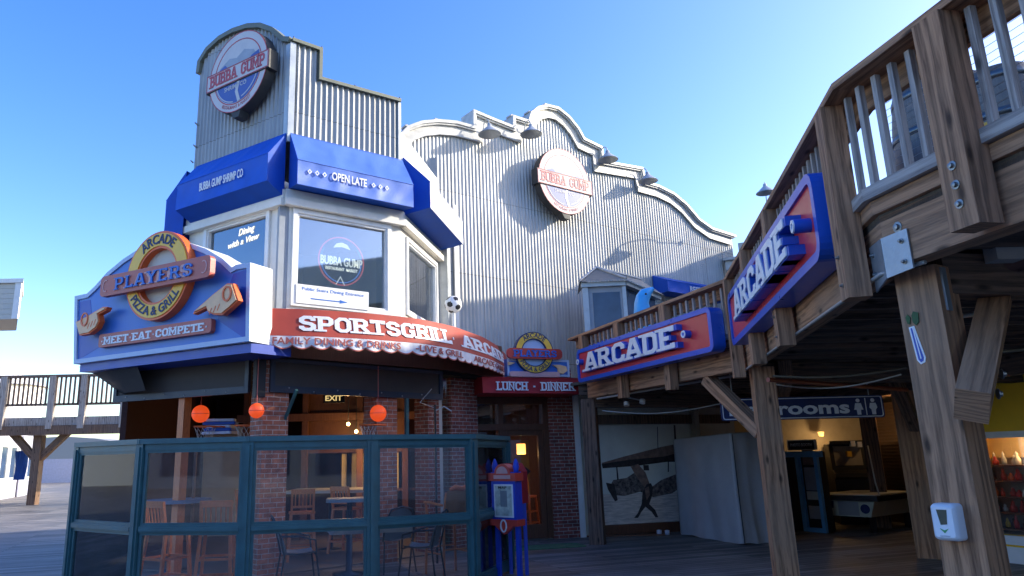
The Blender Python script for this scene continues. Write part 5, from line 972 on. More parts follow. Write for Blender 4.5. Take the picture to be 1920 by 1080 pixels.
for zi in range(15):
    z_ = zi/14; r_ = []
    for k_ in range(4):
        for j in range(nseg): r_.append(bpt(k_, j/nseg, z_))
    rows.append(r_)
cen = sum(rows[-1], Vector())/len(rows[-1]); rows.append([p.lerp(cen, .04)+Vector((0, 0, .025)) for p in rows[-1]]); rows.append([p.lerp(cen, .5)+Vector((0, 0, .0-.01*math.sin(i*.4))) for i, p in enumerate(rows[-1])]); rows.append([p.lerp(cen, .98) for p in rows[-1]])
mb.grid(rows, True, True); mb.build('tarpaulin', 'tarp', cv)
mb = MB(); mb.tube([bpt(1, .02, z/10)+Vector((.005, -.02, 0)) for z in range(11)], .008, 6); mb.build('seam', 'black', cv)
mb = MB(); a = at_z(1272, 1003, 0)+Vector((-.35, .1, 0)); mb.lathe(a, [(0, 0), (.05, 0), (.05, .09), (0, .10)], 10); mb.lathe(a+Vector((.16, .0, 0)), [(0, 0), (.05, 0), (.05, .08), (0, .09)], 10); tag(mb.build('paper_cup', 'clothw'), 'pale litter at the foot of the covered stall', 'litter')
# back wall of the passage
bw = thing('arcade_hall', (8, 17.2, 0), 'dim taupe back wall of the hall under the balcony', 'building')
mb = MB(); mb.box((4.9, 17.3, 0), (12.0, 17.6, 2.85)); mb.box((5.2, 15.6, 0), (5.3, 17.3, 2.85)); mb.build('back_wall', 'stucco', bw)
SH = Frame(tuple(at_y(1662, 900, 16.8).xy), tuple(at_y(1735, 900, 15.5).xy)); mb = MB(); a0 = 0; rows = [[], []]; n_ = 110; pr_ = []
for k in range(n_+1): v = 2.6*k/n_; pr_.append((v, .012*abs(math.sin(k*math.pi/3))))
mb.grid([[SH.p(u, v, w) for v, w in pr_] for u in (-.1, SH.L+.1)], False, True); mb.build('roller_shutter', 'shut', bw)
mb = MB(); mb.fbox(SH, -.5, -.1, 0, 2.7, -.1, 0); mb.box((9.9, 11.6, 0), (14, 17.6, 2.85)); mb.build('side_wall', 'dark', bw)
# restrooms sign
ry = 10.4; RS = Frame(tuple(at_y(1352, 770, ry+.05).xy), tuple(at_y(1657, 760, ry-.1).xy)); zt_, zb_ = RS.px(1500, 744)[1], RS.px(1500, 786)[1]
rs_ = thing('restrooms_sign', tuple(RS.p(RS.L/2, zb_, 0)), 'hanging navy restrooms sign with man and woman symbols behind the timber post', 'sign')
mb = MB(); mb.prism(RS, rrect(0, RS.L, zb_, zt_, .04), -.03, 0); mb.build('sign_board', 'navy', rs_)
mb = MB(); mb.ribbon(RS, rrect(.025, RS.L-.025, zb_+.02, zt_-.02, .03), .012, 0, .004, True)
hh = (zt_-zb_); text(mb, RS, 'Restrooms', RS.L*.42, (zt_+zb_)/2-.01, hh*.56, 0, .006, RS.L*.74, .03)
for uu, wom in ((RS.L*.845, 1), (RS.L*.935, 0)):
    vm = (zt_+zb_)/2; mb.prism(RS, [(uu+a, vm+hh*.27+b) for a, b in arc(0, 0, hh*.085, 0, 360, 14)[:-1]], 0, .006)
    mb.prism(RS, [(uu-hh*.12, vm+hh*.15), (uu+hh*.12, vm+hh*.15), (uu+hh*(.17), vm-hh*.05), (uu+hh*(.20 if wom else .10), vm-hh*.14), (uu+hh*.09, vm-hh*.14), (uu+hh*.08, vm-hh*.36), (uu-hh*.08, vm-hh*.36), (uu-hh*.09, vm-hh*.14), (uu-hh*(.20 if wom else .10), vm-hh*.14), (uu-hh*.17, vm-hh*.05)], 0, .006)
mb.prism(RS, [(RS.L*.888, vm-hh*.38), (RS.L*.893, vm-hh*.38), (RS.L*.893, vm+hh*.38), (RS.L*.888, vm+hh*.38)], 0, .005); mb.build('lettering', 'letw', rs_)
mb = MB()
for q in (.08, .92): mb.tube([RS.p(RS.L*q, zt_, -.01), RS.p(RS.L*q, 2.9, -.01)], .008, 6)
mb.build('hanger', 'cond', rs_)
# photo booth
bo_ = at_z(1498, 985, 0); dvec = Vector((.45, -1, 0)).normalized(); 
PF = Frame(tuple(at_y(1464, 900, 15.6).xy), tuple(at_y(1537, 900, 14.8).xy))
pb = thing('photo_booth', tuple(PF.o), 'blue framed photo booth with dark curtain opening in the passage', 'photo booth'); H_ = PF.px(1500, 848)[1]
mb = MB(); mb.fbox(PF, .03, PF.L-.03, 0, H_, -.30, -.06); mb.build('cabinet', 'black', pb)
mb = MB(); u1_, u2_ = PF.px(1496, 900)[0], PF.px(1503, 900)[0]
for a, b, c, d in ((0, .06, 0, H_-.1), (u1_, u2_, 0, H_-.1), (PF.L-.07, PF.L, 0, H_-.1), (-.03, PF.L+.1, H_-.1, H_+.02), (u2_, PF.L-.07, 0, .08)): mb.fbox(PF, a, b, c, d, -.06, .02)
mb.build('frame', 'booth', pb)
mb = MB(); 
for k, (c, d, m_) in enumerate(((.25, .5, 'tarp'), (.62, .78, 'pale'), (.8, 1.25, 'logof'), (1.3, 1.6, 'murb'))): mb.use(m_).fbox(PF, u2_+.05, PF.L-.10, c, d, -.06, -.04)
mb.build('photo_strip', None, pb)
mb = MB(); a, b = PF.px(1478, 850)[0], PF.px(1531, 850)[0]; mb.use('disc').fbox(PF, a, b, H_+.04, H_+.25, -.05, .0); mb.use('black').fbox(PF, a+.03, b-.03, H_+.06, H_+.23, .0, .005); text(mb.use('letw'), PF, 'PHOTO BOOTH', (a+b)/2, H_+.145, .06, .005, .008, (b-a)*.75, .01); mb.build('booth_sign', None, pb)
# arcade cabinet
AC = Frame(tuple(at_y(1566, 900, 16.4).xy), tuple(at_y(1634, 900, 16.2).xy)); H_ = AC.px(1600, 832)[1]
ac = thing('arcade_cabinet', tuple(AC.o), 'black upright arcade cabinet against the taupe back wall', 'arcade machine')
SD = Flat(AC.p(0, 0, 0), -AC.n, AC.z); mb = MB()
prf = [(0, 0), (0, .95), (.0-.12, 1.0), (-.10, 1.08), (.12, 1.15), (.22, 1.7), (.05, 1.78), (.05, H_), (.75, H_), (.75, 0)]
class Side: p = staticmethod(lambda a, b, w=0: AC.p(w, b, -a))
mb.prism(Side, prf, 0, AC.L); mb.build('cabinet', 'black', ac)
mb = MB(); mb.face([AC.p(.08, 1.17, -.125), AC.p(AC.L-.08, 1.17, -.125), AC.p(AC.L-.08, 1.66, -.205), AC.p(.08, 1.66, -.205)]); mb.build('screen', 'stucco', ac)
mb = MB(); 
for a, b, m_ in ((.42, 1.72, 'letw'), (.55, 1.70, 'letw'), (.32, 1.5, 'yellow')): mb.use(m_).fbox(AC, a, a+.09, b-.07, b+.05, -.18, -.02)
mb.build('sticker', None, ac)
# air hockey style table
HT = Frame(tuple(at_z(1552, 994, 0).xy), tuple(at_z(1640, 1000, 0).xy)); ht = thing('game_table', tuple(HT.o), 'white fronted air hockey table in the passage', 'game table')
z1_, z0_ = HT.px(1590, 938)[1], HT.px(1590, 968)[1]
mb = MB(); mb.prism(HT, [(-.1, z1_), (HT.L+.08, z1_), (HT.L-.02, z0_), (.0, z0_)], -1.7, 0); mb.build('front_panel', 'puck', ht)
mb = MB(); mb.fbox(HT, .28, .68, z0_+.02, z1_-.02, .001, .006); mb.build('centre_print', 'tarp', ht); mb = MB(); mb.prism(HT, [(.8+a, (z0_+z1_)/2+b) for a, b in arc(0, 0, .09, 0, 360, 16)[:-1]], .001, .007); mb.use('navy').prism(HT, [(-.05, z1_-.02), (.2, z1_-.02), (.18, z0_+.15), (.0, z0_+.18)], .001, .007); mb.build('corner_print', 'hand', ht) if 0 else mb.build('corner_print', 'navy', ht)
mb = MB(); mb.fbox(HT, -.2, HT.L+.2, z1_+.002, z1_+.10, -1.9, .12); mb.build('rim', 'black', ht)
mb = MB(); mb.fbox(HT, -.1, HT.L+.1, z1_+.10, z1_+.115, -1.8, .02); mb.build('playing_surface', 'pale', ht)
for a, b in ((.05, -.1), (HT.L-.05, -.1), (.05, -1.6), (HT.L-.05, -1.6)): mb = MB(); mb.beam(HT.p(a, 0, b), HT.p(a, z0_, b), .09, .09); mb.build('leg', 'black', ht)
mb = MB(); mb.tube([HT.p(HT.L+.15, z1_+.1, -.1), HT.p(HT.L+.10, z1_+.35, -.12), HT.p(HT.L-.25, z1_+1.05, -.8)], .014, 8); mb.build('scoring_arm', 'disc', ht)
def lamp(name, loc, e, c=(1, .6, .25), r=.04):
    l = bpy.data.lights.new(name, 'POINT'); l.energy = e; l.color = c; l.shadow_soft_size = r; o = bpy.data.objects.new(name, l); COL.objects.link(o); o.location = loc; return o
q = at_y(1540, 818, 17.0); t = thing('wall_lamp', tuple(q), 'small warm wall lamp glowing on the taupe back wall', 'lamp'); mb = MB(); mb.lathe(q, [(0, 0), (.05, 0), (.07, .1), (.0, .11)], 12); mb.build('lamp_shade', 'glow', t); lamp('wall_lamp_light', (q.x, q.y-.2, q.z-.1), 4)
q = at_y(1695, 808, 15.6); lamp('shutter_lamp_light', (q.x-.1, q.y-.1, 2.55), 4)
t = thing('downlight', (q.x-.1, q.y-.1, 2.55), 'small warm downlight above the brown roller shutter', 'lamp'); mb = MB(); mb.lathe(Vector((q.x-.1, q.y-.1, 2.6)), [(0, .05), (.06, .05), (.05, 0), (0, 0)], 12); mb.build('lamp_shade', 'glow', t)
# ------------------------------------------------------------------ yellow shop
y0 = at_z(1866, 1052, 0); dy = Vector((.37, -.93, 0)).normalized(); YS = Frame(tuple((y0-dy*.25).xy), tuple((y0+dy*7).xy))
ys = thing('yellow_shop', tuple(YS.o), 'mustard yellow shop front with white framed display window', 'shop')
a, b = YS.px(1838, 900)[0], 4.6; va, vb = YS.px(1850, 1000)[1], YS.px(1850, 822)[1]
mb = MB(); mb.fbox(YS, -.15, -.002, 0, 2.85, -4.5, .003); mb.build('end_wall', 'shopy', ys)
mb = MB(); L_ = YS.L; mb.fbox(YS, 0, L_, .22, va, -.15, 0); mb.fbox(YS, 0, L_, vb, 2.85, -.15, 0); mb.fbox(YS, 0, a, va, vb, -.15, 0); mb.fbox(YS, b, L_, va, vb, -.15, 0); mb.build('wall', 'shopy', ys)
mb = MB(); mb.fbox(YS, 0, L_, 0, .22, -.15, .015); mb.build('skirting', 'white', ys)
mb = MB(); mb.fbox(YS, a-.08, b+.08, vb, vb+.09, .002, .04); mb.fbox(YS, a-.08, b+.08, va-.12, va, .002, .05); mb.fbox(YS, a-.07, a, va, vb, .002, .04); w_ = mb.build('window', 'white', ys)
mb = MB(); mb.fbox(YS, a, b, va, vb, -.06, -.05); mb.build('pane', 'dglass', w_)
mb = MB(); mb.fbox(YS, a-.5, b+.2, va-.05, va, -.6, -.16); mb.fbox(YS, a-.5, b+.2, va, vb+.1, -.7, -.6); mb.build('display_interior', 'stucco', ys)
sh = thing('souvenir_shelf', tuple(YS.p(a, va, -.5)), 'shelves packed with small red orange and white souvenirs in the shop window', 'shelf'); mb = MB()
for k in range(5): mb.fbox(YS, a-.35, b, va+.05+k*(vb-va-.45)/4, va+.07+k*(vb-va-.45)/4, -.58, -.20)
mb.build('shelf_board', 'dwood', sh)
lab_c = {'red': 'red', 'orange': 'orange', 'letw': 'white', 'yellow': 'yellow'}
mb = MB()
for k in range(5):
    for j in range(32):
        u = a-.30+j*.10+random.uniform(-.02, .02); v = va+.07+k*(vb-va-.45)/4; m_ = random.choice(['red', 'orange', 'letw', 'yellow', 'kred', 'disc', 'dwood']); hgt = random.uniform(.10, .20); r_ = random.uniform(.025, .045)
        mb.use(m_).lathe(YS.p(u, v, -.25-random.random()*.2), [(0, 0), (r_, 0), (r_*1.1, hgt*.4), (r_*.5, hgt*.65), (r_*.6, hgt*.8), (0, hgt)], 8)
so_ = mb.build('souvenir', None, sh); so_['kind'] = 'stuff'
p = YS.p(a+.7, vb-.05, -.33); lamp('shop_window_light', tuple(p), 9, (1, .68, .36), .08); t = thing('shop_spot', tuple(p), 'warm spotlight at the top of the shop display window', 'lamp'); mb = MB(); mb.lathe(p+Vector((0, 0, .02)), [(0, .1), (.05, .1), (.06, 0), (0, 0)], 12); mb.build('lamp_shade', 'glow', t)
mb = MB(); mb.fbox(YS, a-.4, b, vb-.28, vb+.05, -.59, -.5); mb.build('shelf_header', 'inty', sh)
# unseen building inferred at the right; roofline shaped to throw the facade's shade line
nb_ = thing('offscreen_building', (17, 12, 0), 'unseen tall building beyond the balcony, roofline shaped to cast the facade shade', 'building')
mb = MB(); mb.box((14.92, -14, 0), (22, 24, 9.6)); mb.build('walls', 'siding', nb_)
edge = []
for x, y in [(860, 566), (900, 563), (952, 554), (1004, 557), (1035, 559), (1056, 549), (1082, 535), (1100, 521), (1212, 519), (1265, 509), (1290, 496), (1327, 483)]:
    u, v = FA.px(x, y); q = FA.p(u, v); k = (14.4-q.x)/SUN.x; edge.append((q.y+SUN.y*k, q.z+SUN.z*k))
edge.sort(); print('EDGE', edge)
RF = Flat((14.4, 0, 0), (0, 1, 0), (0, 0, 1)); e0 = edge[0][0]
mb = MB(); mb.prism(RF, [(-14.0, 8.0), (-14.0, 10.0), (e0-1.9, 10.0), (e0-1.2, 10.3)]+edge+[(edge[-1][0]+1.5, edge[-1][1]), (edge[-1][0]+1.5, 8.0)], 0, .5); mb.build('parapet', 'siding', nb_)  # outline solved back along the sun from the shade edge on the facade
sr = thing('unseen_shop_row', (-12, -24, 0), 'unseen row added behind the viewpoint to block horizon glow in the glass', 'building')
mb = MB(); mb.box((-45, -32, 0), (12, -24, 6.0)); mb.box((-64, -32, 0), (-56, 30, 6.5)); mb.build('walls', 'greywall', sr); mb = MB(); mb.prism(Flat((-45, -28, 0), (0, 1, 0), (0, 0, 1)), [(-4.6, 6.0), (4.6, 6.0), (0, 8.2)], 0, 57); mb.build('roof', 'ledge', sr)  # row and left wing added to hide the horizon glow the panes reflect
for k in range(12): mb = MB(); mb.box((-43+k*4.5, -24.05, .8), (-40.2+k*4.5, -23.96, 2.6)); mb.build('window', 'glassd', sr)
# ------------------------------------------------------------------ things fixed on the near post
fn = Vector((math.cos(pang+math.pi), math.sin(pang+math.pi), 0)); fu = Vector((-fn.y, fn.x, 0)); 
if fu.x < 0: fu = -fu
class PostF:
    @staticmethod
    def p(u, v, w=0): return PB+fn*(.1125+w)+fu*u+Vector((0, 0, v))
    @staticmethod
    def px(x, y, w=0):
        d = ray(x, y); o = PB+fn*(.1125+w); t_ = (o-CAM).dot(fn)/d.dot(fn); q = CAM+d*t_-o; return (q.dot(fu), q.z)
PO = PostF
print('POSTFACE', fn, [proj(PO.p(u, v)) for u, v in ((-.11, 2.6), (.11, 2.6), (-.11, .9), (.11, .9))])
a, b = PO.px(1760, 942), PO.px(1812, 1014); uc = (a[0]+b[0])/2; sn = thing('sanitizer_dispenser', tuple(PO.p(uc, b[1], 0)), 'white hand sanitizer dispenser on the big timber post', 'dispenser')
hw = .062; mb = MB(); vb_, vt_ = b[1], a[1]
rows = []
for w_, k_ in ((.0, 1.0), (.06, 1.0), (.085, .93), (.095, .80)): rows.append([PO.p(uc+x*k_, (vb_+vt_)/2+(y-(vb_+vt_)/2)*k_, w_) for x, y in rrect(-hw, hw, vb_, vt_, .02)])
mb.grid(rows, True, True); mb.face(rows[-1]); mb.build('housing', 'abs', sn)
vm = (vb_+vt_)/2; hq = (vt_-vb_)/2; mb = MB(); mb.prism(PO, [(uc-.026, vm+hq*.68), (uc+.026, vm+hq*.68), (uc+.018, vm-hq*.10), (uc-.014, vm-hq*.14)], .094, .0965); mb.build('level_window', 'smoke', sn)
mb = MB(); mb.prism(PO, [(uc-.022, vm-hq*.32), (uc, vm-hq*.42), (uc+.022, vm-hq*.32), (uc, vm-hq*.58)], .094, .097); mb.build('green_mark', 'gren', sn)
mb = MB(); text(mb, PO, 'sanitizer', uc, vm-hq*.72, .010, .094, .0962, .05); mb.build('lettering', 'tarp', sn)
st_ = PO.pts([(1704, 615), (1716, 612), (1741, 676), (1740, 684), (1730, 688), (1724, 680)], .003) if hasattr(PO, 'pts') else [PO.px(x, y, .003) for x, y in [(1704, 614), (1714, 611), (1736, 670), (1735, 679), (1727, 683), (1720, 676)]]
t = thing('sticker_tag', tuple(PO.p(*st_[0], 0)), 'torn blue and white tag tied high on the big timber post', 'sticker'); mb = MB(); mb.use('letw').prism(PO, st_, .001, .005); si = inset(st_, .009); mb.use('sdeep').prism(PO, si, .005, .007); mb.use('letw').ribbon(PO, [si[1], ((si[2][0]+si[5][0])/2, (si[2][1]+si[5][1])/2)], .006, .007, .008); mb.build('tag_sheet', None, t)
mb = MB(); q = [PO.px(x, y) for x, y in ((1703, 608), (1699, 596), (1702, 590), (1708, 596), (1707, 608))]; mb.prism(PO, q, .001, .008); q = [PO.px(x, y) for x, y in ((1713, 605), (1710, 592), (1713, 584), (1722, 586), (1724, 603), (1719, 610))]; mb.prism(PO, q, .001, .008); mb.build('green_tie', 'leaf', t)
# ------------------------------------------------------------------ green framed glass wind screen
gf = thing('glass_windscreen', (-1, 9, 0), 'teal green framed glass wind screen round the restaurant terrace', 'fence')
def fpt(x, y, D): p = at_y(x, y, D); return Vector((p.x, p.y, 0))
FP = [fpt(136, 985, 9.6), fpt(256, 975, 8.75), fpt(461, 970, 8.55), fpt(697, 968, 8.85), fpt(888, 965, 9.45), fpt(953, 953, 10.9)]
HF = 1.87
for i, p in enumerate(FP):
    a = FP[max(i-1, 0)]; b = FP[min(i+1, len(FP)-1)]; d = (b-a).normalized(); n = Vector((d.y, -d.x, 0)); w = .13 if i in (2, 3, 4) else .11
    mb = MB(); mb.beam(p, p+Vector((0, 0, HF-.04)), w, .09, up=n); mb.build('post', 'teal', gf)
    mb = MB(); mb.beam(p+n*.055+Vector((0, 0, .03)), p+n*.055+Vector((0, 0, HF-.08)), .05, .02, up=n); mb.build('post_batten', 'teal', gf)
for i in range(len(FP)-1):
    F = Frame(tuple(FP[i].xy), tuple(FP[i+1].xy)); L = F.L
    mb = MB(); mb.fbox(F, -.03, L+.03, HF-.045, HF+.015, -.065, .065); mb.fbox(F, .06, L-.06, HF-.12, HF-.045, -.035, .035); mb.build('top_rail', 'teal', gf)
    mb = MB(); mb.fbox(F, .06, L-.06, .82, .895, -.04, .04); mb.fbox(F, .06, L-.06, .835, .88, .04, .055); mb.build('mid_rail', 'teal', gf)
    mb = MB(); mb.fbox(F, .06, L-.06, .04, .14, -.04, .04); mb.build('bottom_rail', 'teal', gf)
    for v0, v1 in ((.14, .82), (.895, HF-.12)):
        mb = MB(); 
        for a, b, c, d in ((.062, .095, v0, v1), (L-.095, L-.062, v0, v1), (.095, L-.095, v1-.03, v1), (.095, L-.095, v0, v0+.03)): mb.fbox(F, a, b, c, d, -.022, .022)
        mb.build('glazing_bead', 'teal', gf)
        mb = MB(); mb.fbox(F, .095, L-.095, v0+.03, v1-.03, -.003, .003); mb.build('pane', 'glass', gf)
# ------------------------------------------------------------------ furniture
def bar_stool(loc, rz, label, sc=1.0, first=[None]):
    if first[0] is None:
        t = thing('wooden_bar_stool', (0, 0, 0), label, 'bar stool', 'wooden bar stools on the terrace'); V = Vector
        mb = MB(); mb.prism(Flat((0, 0, .74), (1, 0, 0), (0, 1, 0)), rrect(-.21, .21, -.20, .20, .06), 0, .035); mb.build('seat', 'rwood', t)
        for sx in (-1, 1):
            mb = MB(); mb.beam(V((sx*.22, -.22, 0)), V((sx*.17, -.17, .74)), .038, .038); mb.build('leg', 'rwood', t)
            mb = MB(); mb.beam(V((sx*.22, .25, 0)), V((sx*.175, .17, .74)), .038, .038); mb.beam(V((sx*.175, .17, .74)), V((sx*.175, .24, 1.13)), .036, .036); mb.build('leg', 'rwood', t)
        mb = MB(); mb.beam(V((-.19, .235, 1.10)), V((.19, .235, 1.10)), .03, .08); mb.beam(V((-.17, .19, .86)), V((.17, .19, .86)), .024, .035)
        for k in range(5): mb.beam(V((-.12+k*.06, .19, .86)), V((-.12+k*.06, .235, 1.08)), .02, .015)
        mb.build('backrest', 'rwood', t)
        mb = MB()
        for z, a in ((.22, .205), (.45, .19)):
            for s1, s2 in (((-a, -a), (a, -a)), ((-a, a+.02), (a, a+.02)), ((-a, -a), (-a, a)), ((a, -a), (a, a))): mb.beam(V((*s1, z)), V((*s2, z)), .022, .03)
        mb.build('footrest', 'rwood', t); first[0] = t; o = t
    else: o = copy_tree(first[0])
    o.location = loc; o.rotation_euler = (0, 0, rz); o['label'] = label; o.scale = (sc,)*3; return o
def metal_chair(loc, rz, label, first=[None]):
    if first[0] is None:
        t = thing('metal_chair', (0, 0, 0), label, 'chair', 'dark metal mesh chairs'); V = Vector
        mb = MB(); rows = []
        for j in range(7):
            a = j/6; rows.append([V((-.21+.42*k/6, -.2+.4*a, .44+.015*abs(k-3)**2/3-.02*math.sin(math.pi*a))) for k in range(7)])
        mb.grid(rows, False, True); mb.build('seat', 'mesh', t)
        mb = MB(); rows = []
        for j in range(7):
            a = j/6; wd = .23*(1-.35*a**3); rows.append([V((-wd+2*wd*k/6, .20+.14*a-.05*(1-abs(k-3)/3)*0+.04*((k-3)/3)**2*-1, .46+.44*a-(.05*((k-3)/3)**2 if j == 6 else 0))) for k in range(7)])
        mb.grid(rows, False, True); mb.build('backrest', 'mesh', t)
        mb = MB(); mb.tube([V((-.24, .2, .44)), V((-.24, .26, .7)), V((-.17, .33, .88)), V((0, .35, .92)), V((.17, .33, .88)), V((.24, .26, .7)), V((.24, .2, .44))], .013, 8)
        for s in (-1, 1): mb.tube([V((s*.25, .26, .68)), V((s*.28, .0, .67)), V((s*.27, -.18, .62)), V((s*.25, -.2, .44))], .012, 8)
        mb.tube([V((-.22, -.2, .44)), V((.22, -.2, .44))], .012, 8); mb.build('frame', 'chair', t)
        for sx in (-1, 1):
            for sy in (-1, 1): mb = MB(); mb.tube([V((sx*.22, sy*.2, .44)), V((sx*.26, sy*.26, .0))], .012, 8); mb.build('leg', 'chair', t)
        first[0] = t; o = t
    else: o = copy_tree(first[0])
    o.location = loc; o.rotation_euler = (0, 0, rz); o['label'] = label; return o
def table(loc, r, h, label, top='stone', rz=0, sq=True):
    t = thing('cafe_table', loc, label, 'table', rz=rz); x, y, z = loc; O = Vector(loc)
    mb = MB(); F = Flat(O+Vector((0, 0, h)), (math.cos(rz), math.sin(rz), 0), (-math.sin(rz), math.cos(rz), 0)); mb.prism(F, rrect(-r, r, -r*.8, r*.8, .07) if sq else arc(0, 0, r, 0, 360, 28)[:-1], 0, .05); mb.build('tabletop', top, t)
    mb = MB(); mb.lathe(O+Vector((0, 0, .0)), [(0, 0), (.24, 0), (.24, .02), (.05, .05), (.04, h), (0, h)], 16); mb.build('pedestal', 'chair', t); return t
def gp(x, y, D): p = at_y(x, y, D); return (p.x, p.y, 0.0)
bar_stool(gp(315, 1000, 9.5), 2.6, 'leftmost orange brown bar stool, behind the left glass panel')
bar_stool(gp(408, 1000, 9.4), 3.3, 'orange brown wooden bar stool just left of the first tall brick pier')
bar_stool(gp(565, 1000, 12.4), 3.4, 'red brown bar stool inside, behind the first tall brick pier')
bar_stool(gp(470, 1000, 12.8), 2.9, 'red brown bar stool inside, left of the first tall brick pier')
bar_stool(gp(650, 1000, 13.2), 2.7, 'dim bar stool standing deep inside the restaurant')
metal_chair(gp(195, 1000, 9.9), 2.8, 'dark mesh chair behind the leftmost glass panel')
metal_chair(gp(230, 1000, 11.8), .4, 'dark mesh chair farther back behind the leftmost glass panel')
metal_chair(gp(560, 1000, 9.7), 1.9, 'dark metal chair left of the white stone table')
metal_chair(gp(790, 1000, 10.1), -1.8, 'dark metal chair with curved back right of the white stone table')
metal_chair(gp(735, 1000, 11.1), -2.6, 'dark metal chair in front of the second brick pier')
table(gp(690, 1000, 9.75), .52, .70, 'white stone topped table behind the middle glass panel', 'stone', .25)
table(gp(655, 1000, 10.9), .33, 1.0, 'small raised grey table behind the white stone table', 'mesh', .1)
table(gp(330, 1000, 11.6), .5, 1.0, 'round blue grey table beside the left bar stools', 'seatb', 0, False)
table(gp(620, 1000, 13.8), .75, 1.02, 'long pale counter table deep inside the restaurant', 'stone', 0)
# wooden armchair with woven back
def armchair(loc, rz, label):
    t = thing('wooden_armchair', loc, label, 'chair', rz=rz); O = Vector(loc); Rm = Matrix.Rotation(rz, 3, 'Z'); V = lambda x, y, z: O+Rm @ Vector((x, y, z))
    mb = MB()
    for sx in (-1, 1):
        mb.tube([V(sx*.25, -.24, 0), V(sx*.23, -.22, .78), V(sx*.25, -.22, .96)], [.018, .022, .018], 8); mb.tube([V(sx*.25, .26, 0), V(sx*.21, .2, .7), V(sx*.22, .30, 1.12)], [.018, .022, .016], 8)
        mb.tube([V(sx*.25, -.26, .97), V(sx*.29, -.05, .98), V(sx*.25, .24, .95)], .018, 8); mb.tube([V(sx*.24, -.23, .3), V(sx*.24, .25, .3)], .012, 8)
    mb.tube([V(-.24, -.23, .36), V(.24, -.23, .36)], .012, 8); mb.tube([V(-.23, .24, .36), V(.23, .24, .36)], .012, 8); mb.build('frame', 'rwood', t)
    mb = MB(); rows = []
    for j in range(6): a = j/5; rows.append([V(-.22+.44*k/6, .2+.13*a+.05*(1-((k-3)/3)**2), .72+.42*a+(.05*(1-((k-3)/3)**2) if j == 5 else 0)) for k in range(7)])
    mb.grid(rows, False, True); mb.build('woven_back', 'wick', t)
    mb = MB(); mb.prism(Flat(V(0, 0, .68), Rm @ Vector((1, 0, 0)), Rm @ Vector((0, 1, 0))), rrect(-.23, .23, -.22, .22, .07), 0, .05); mb.build('seat', 'wick', t)
    mb = MB(); mb.tube([V(-.2, .38, 1.17), V(-.1, .38, 1.20), V(0, .37, 1.17), V(.12, .38, 1.19), V(.2, .37, 1.16)], [.02, .04, .035, .04, .02], 8); mb.build('top_crest', 'orange', t); return t
armchair(gp(842, 1000, 10.7), 3.7, 'wooden armchair with woven back behind the right glass panel')
# orange ball lanterns, hoops
def ball(x, y, D, rpx, label, hoopx=None):
    c = at_y(x, y, D); r = rpx/FPX*D
    t = thing('ball_lantern', tuple(c), label, 'lantern', 'orange ball lanterns'); mb = MB(); mb.lathe(c, [(r*math.sin(math.pi*k/16), -r*math.cos(math.pi*k/16)) for k in range(17)], 24); mb.build('globe', 'ball', t)
    mb = MB(); mb.tube([c+Vector((0, 0, r)), Vector((c.x, c.y, 3.06))], .006, 6); mb.tube([c+Vector((r*1.004*math.cos(a), r*1.004*math.sin(a), 0)) for a in [k*math.pi/12 for k in range(25)]], .004, 5); mb.build('cord', 'barred', t)
ball(376, 776, 11.6, 16, 'orange ball lantern at the far left of the terrace opening'); ball(481, 770, 10.3, 14, 'orange ball lantern touching the left edge of the first brick pier'); ball(709, 775, 11.55, 15.5, 'orange ball lantern in front of the second brick pier')
def hoop(x, y, D, r, label):
    c = at_y(x, y, D); t = thing('basketball_hoop', tuple(c), label, 'basketball hoop', 'small orange hoops'); P = [c+Vector((r*math.cos(a), r*math.sin(a), 0)) for a in [k*math.pi/10 for k in range(21)]]
    mb = MB(); mb.tube(P, .012, 6); mb.tube([c+Vector((r, 0, 0)), c+Vector((r+.12, .2, .0))], .012, 6); mb.build('ring', 'orange', t); mb = MB()
    for k in range(12): a = k*math.pi/6; mb.tube([c+Vector((r*math.cos(a), r*math.sin(a), 0)), c+Vector((r*.7*math.cos(a+.5), r*.7*math.sin(a+.5), -.13)), c+Vector((r*.55*math.cos(a), r*.55*math.sin(a), -.27))], .004, 4)
    mb.build('net', 'disc', t)
hoop(691, 797, 11.4, .14, 'small orange hoop with net left of the second brick pier'); hoop(385, 800, 11.5, .17, 'small orange hoop under the far left ball lantern'); hoop(462, 798, 11.3, .17, 'small orange hoop beside the first brick pier')
# folded cloths, exit sign, ceiling bulb
t = thing('cloth_stack', gp(413, 812, 11.8), 'stack of folded blue and white cloths behind the top rail', 'folded cloths'); c = at_y(413, 812, 11.8)
for k in range(5): mb = MB(); q = c+Vector((0, 0, -.02+k*.05)); wd = .26-.03*(k % 3); mb.prism(Flat(q, (1, .1*k-.2, 0), (-.1*k+.2, 1, 0)), rrect(-wd, wd, -.15, .15, .04), 0, .042); mb.build('folded_cloth', 'cloth' if k % 2 else 'clothw', t)
mb = MB(); q = at_y(413, 820, 11.8); mb.box((q.x-.45, q.y-.25, q.z-.06), (q.x+.45, q.y+.25, q.z-.03)); 
for sx in (-.4, .36): mb.box((q.x+sx, q.y-.02, 0), (q.x+sx+.04, q.y+.02, q.z-.06))
tag(mb.build('side_counter', 'dwood'), 'dark side counter carrying the stack of folded cloths', 'counter')
c = at_y(626, 747, 13.6); t = thing('exit_sign', tuple(c), 'small amber exit sign hanging inside the restaurant', 'sign'); XF = Frame((c.x-.2, c.y), (c.x+.2, c.y)); mb = MB(); mb.use('black').fbox(XF, 0, .4, c.z-.08, c.z+.08, -.05, 0); mb.use('exitm'); text(mb, XF, 'EXIT', .2, c.z, .10, .001, .006, .32, .02); mb.build('face', None, t)
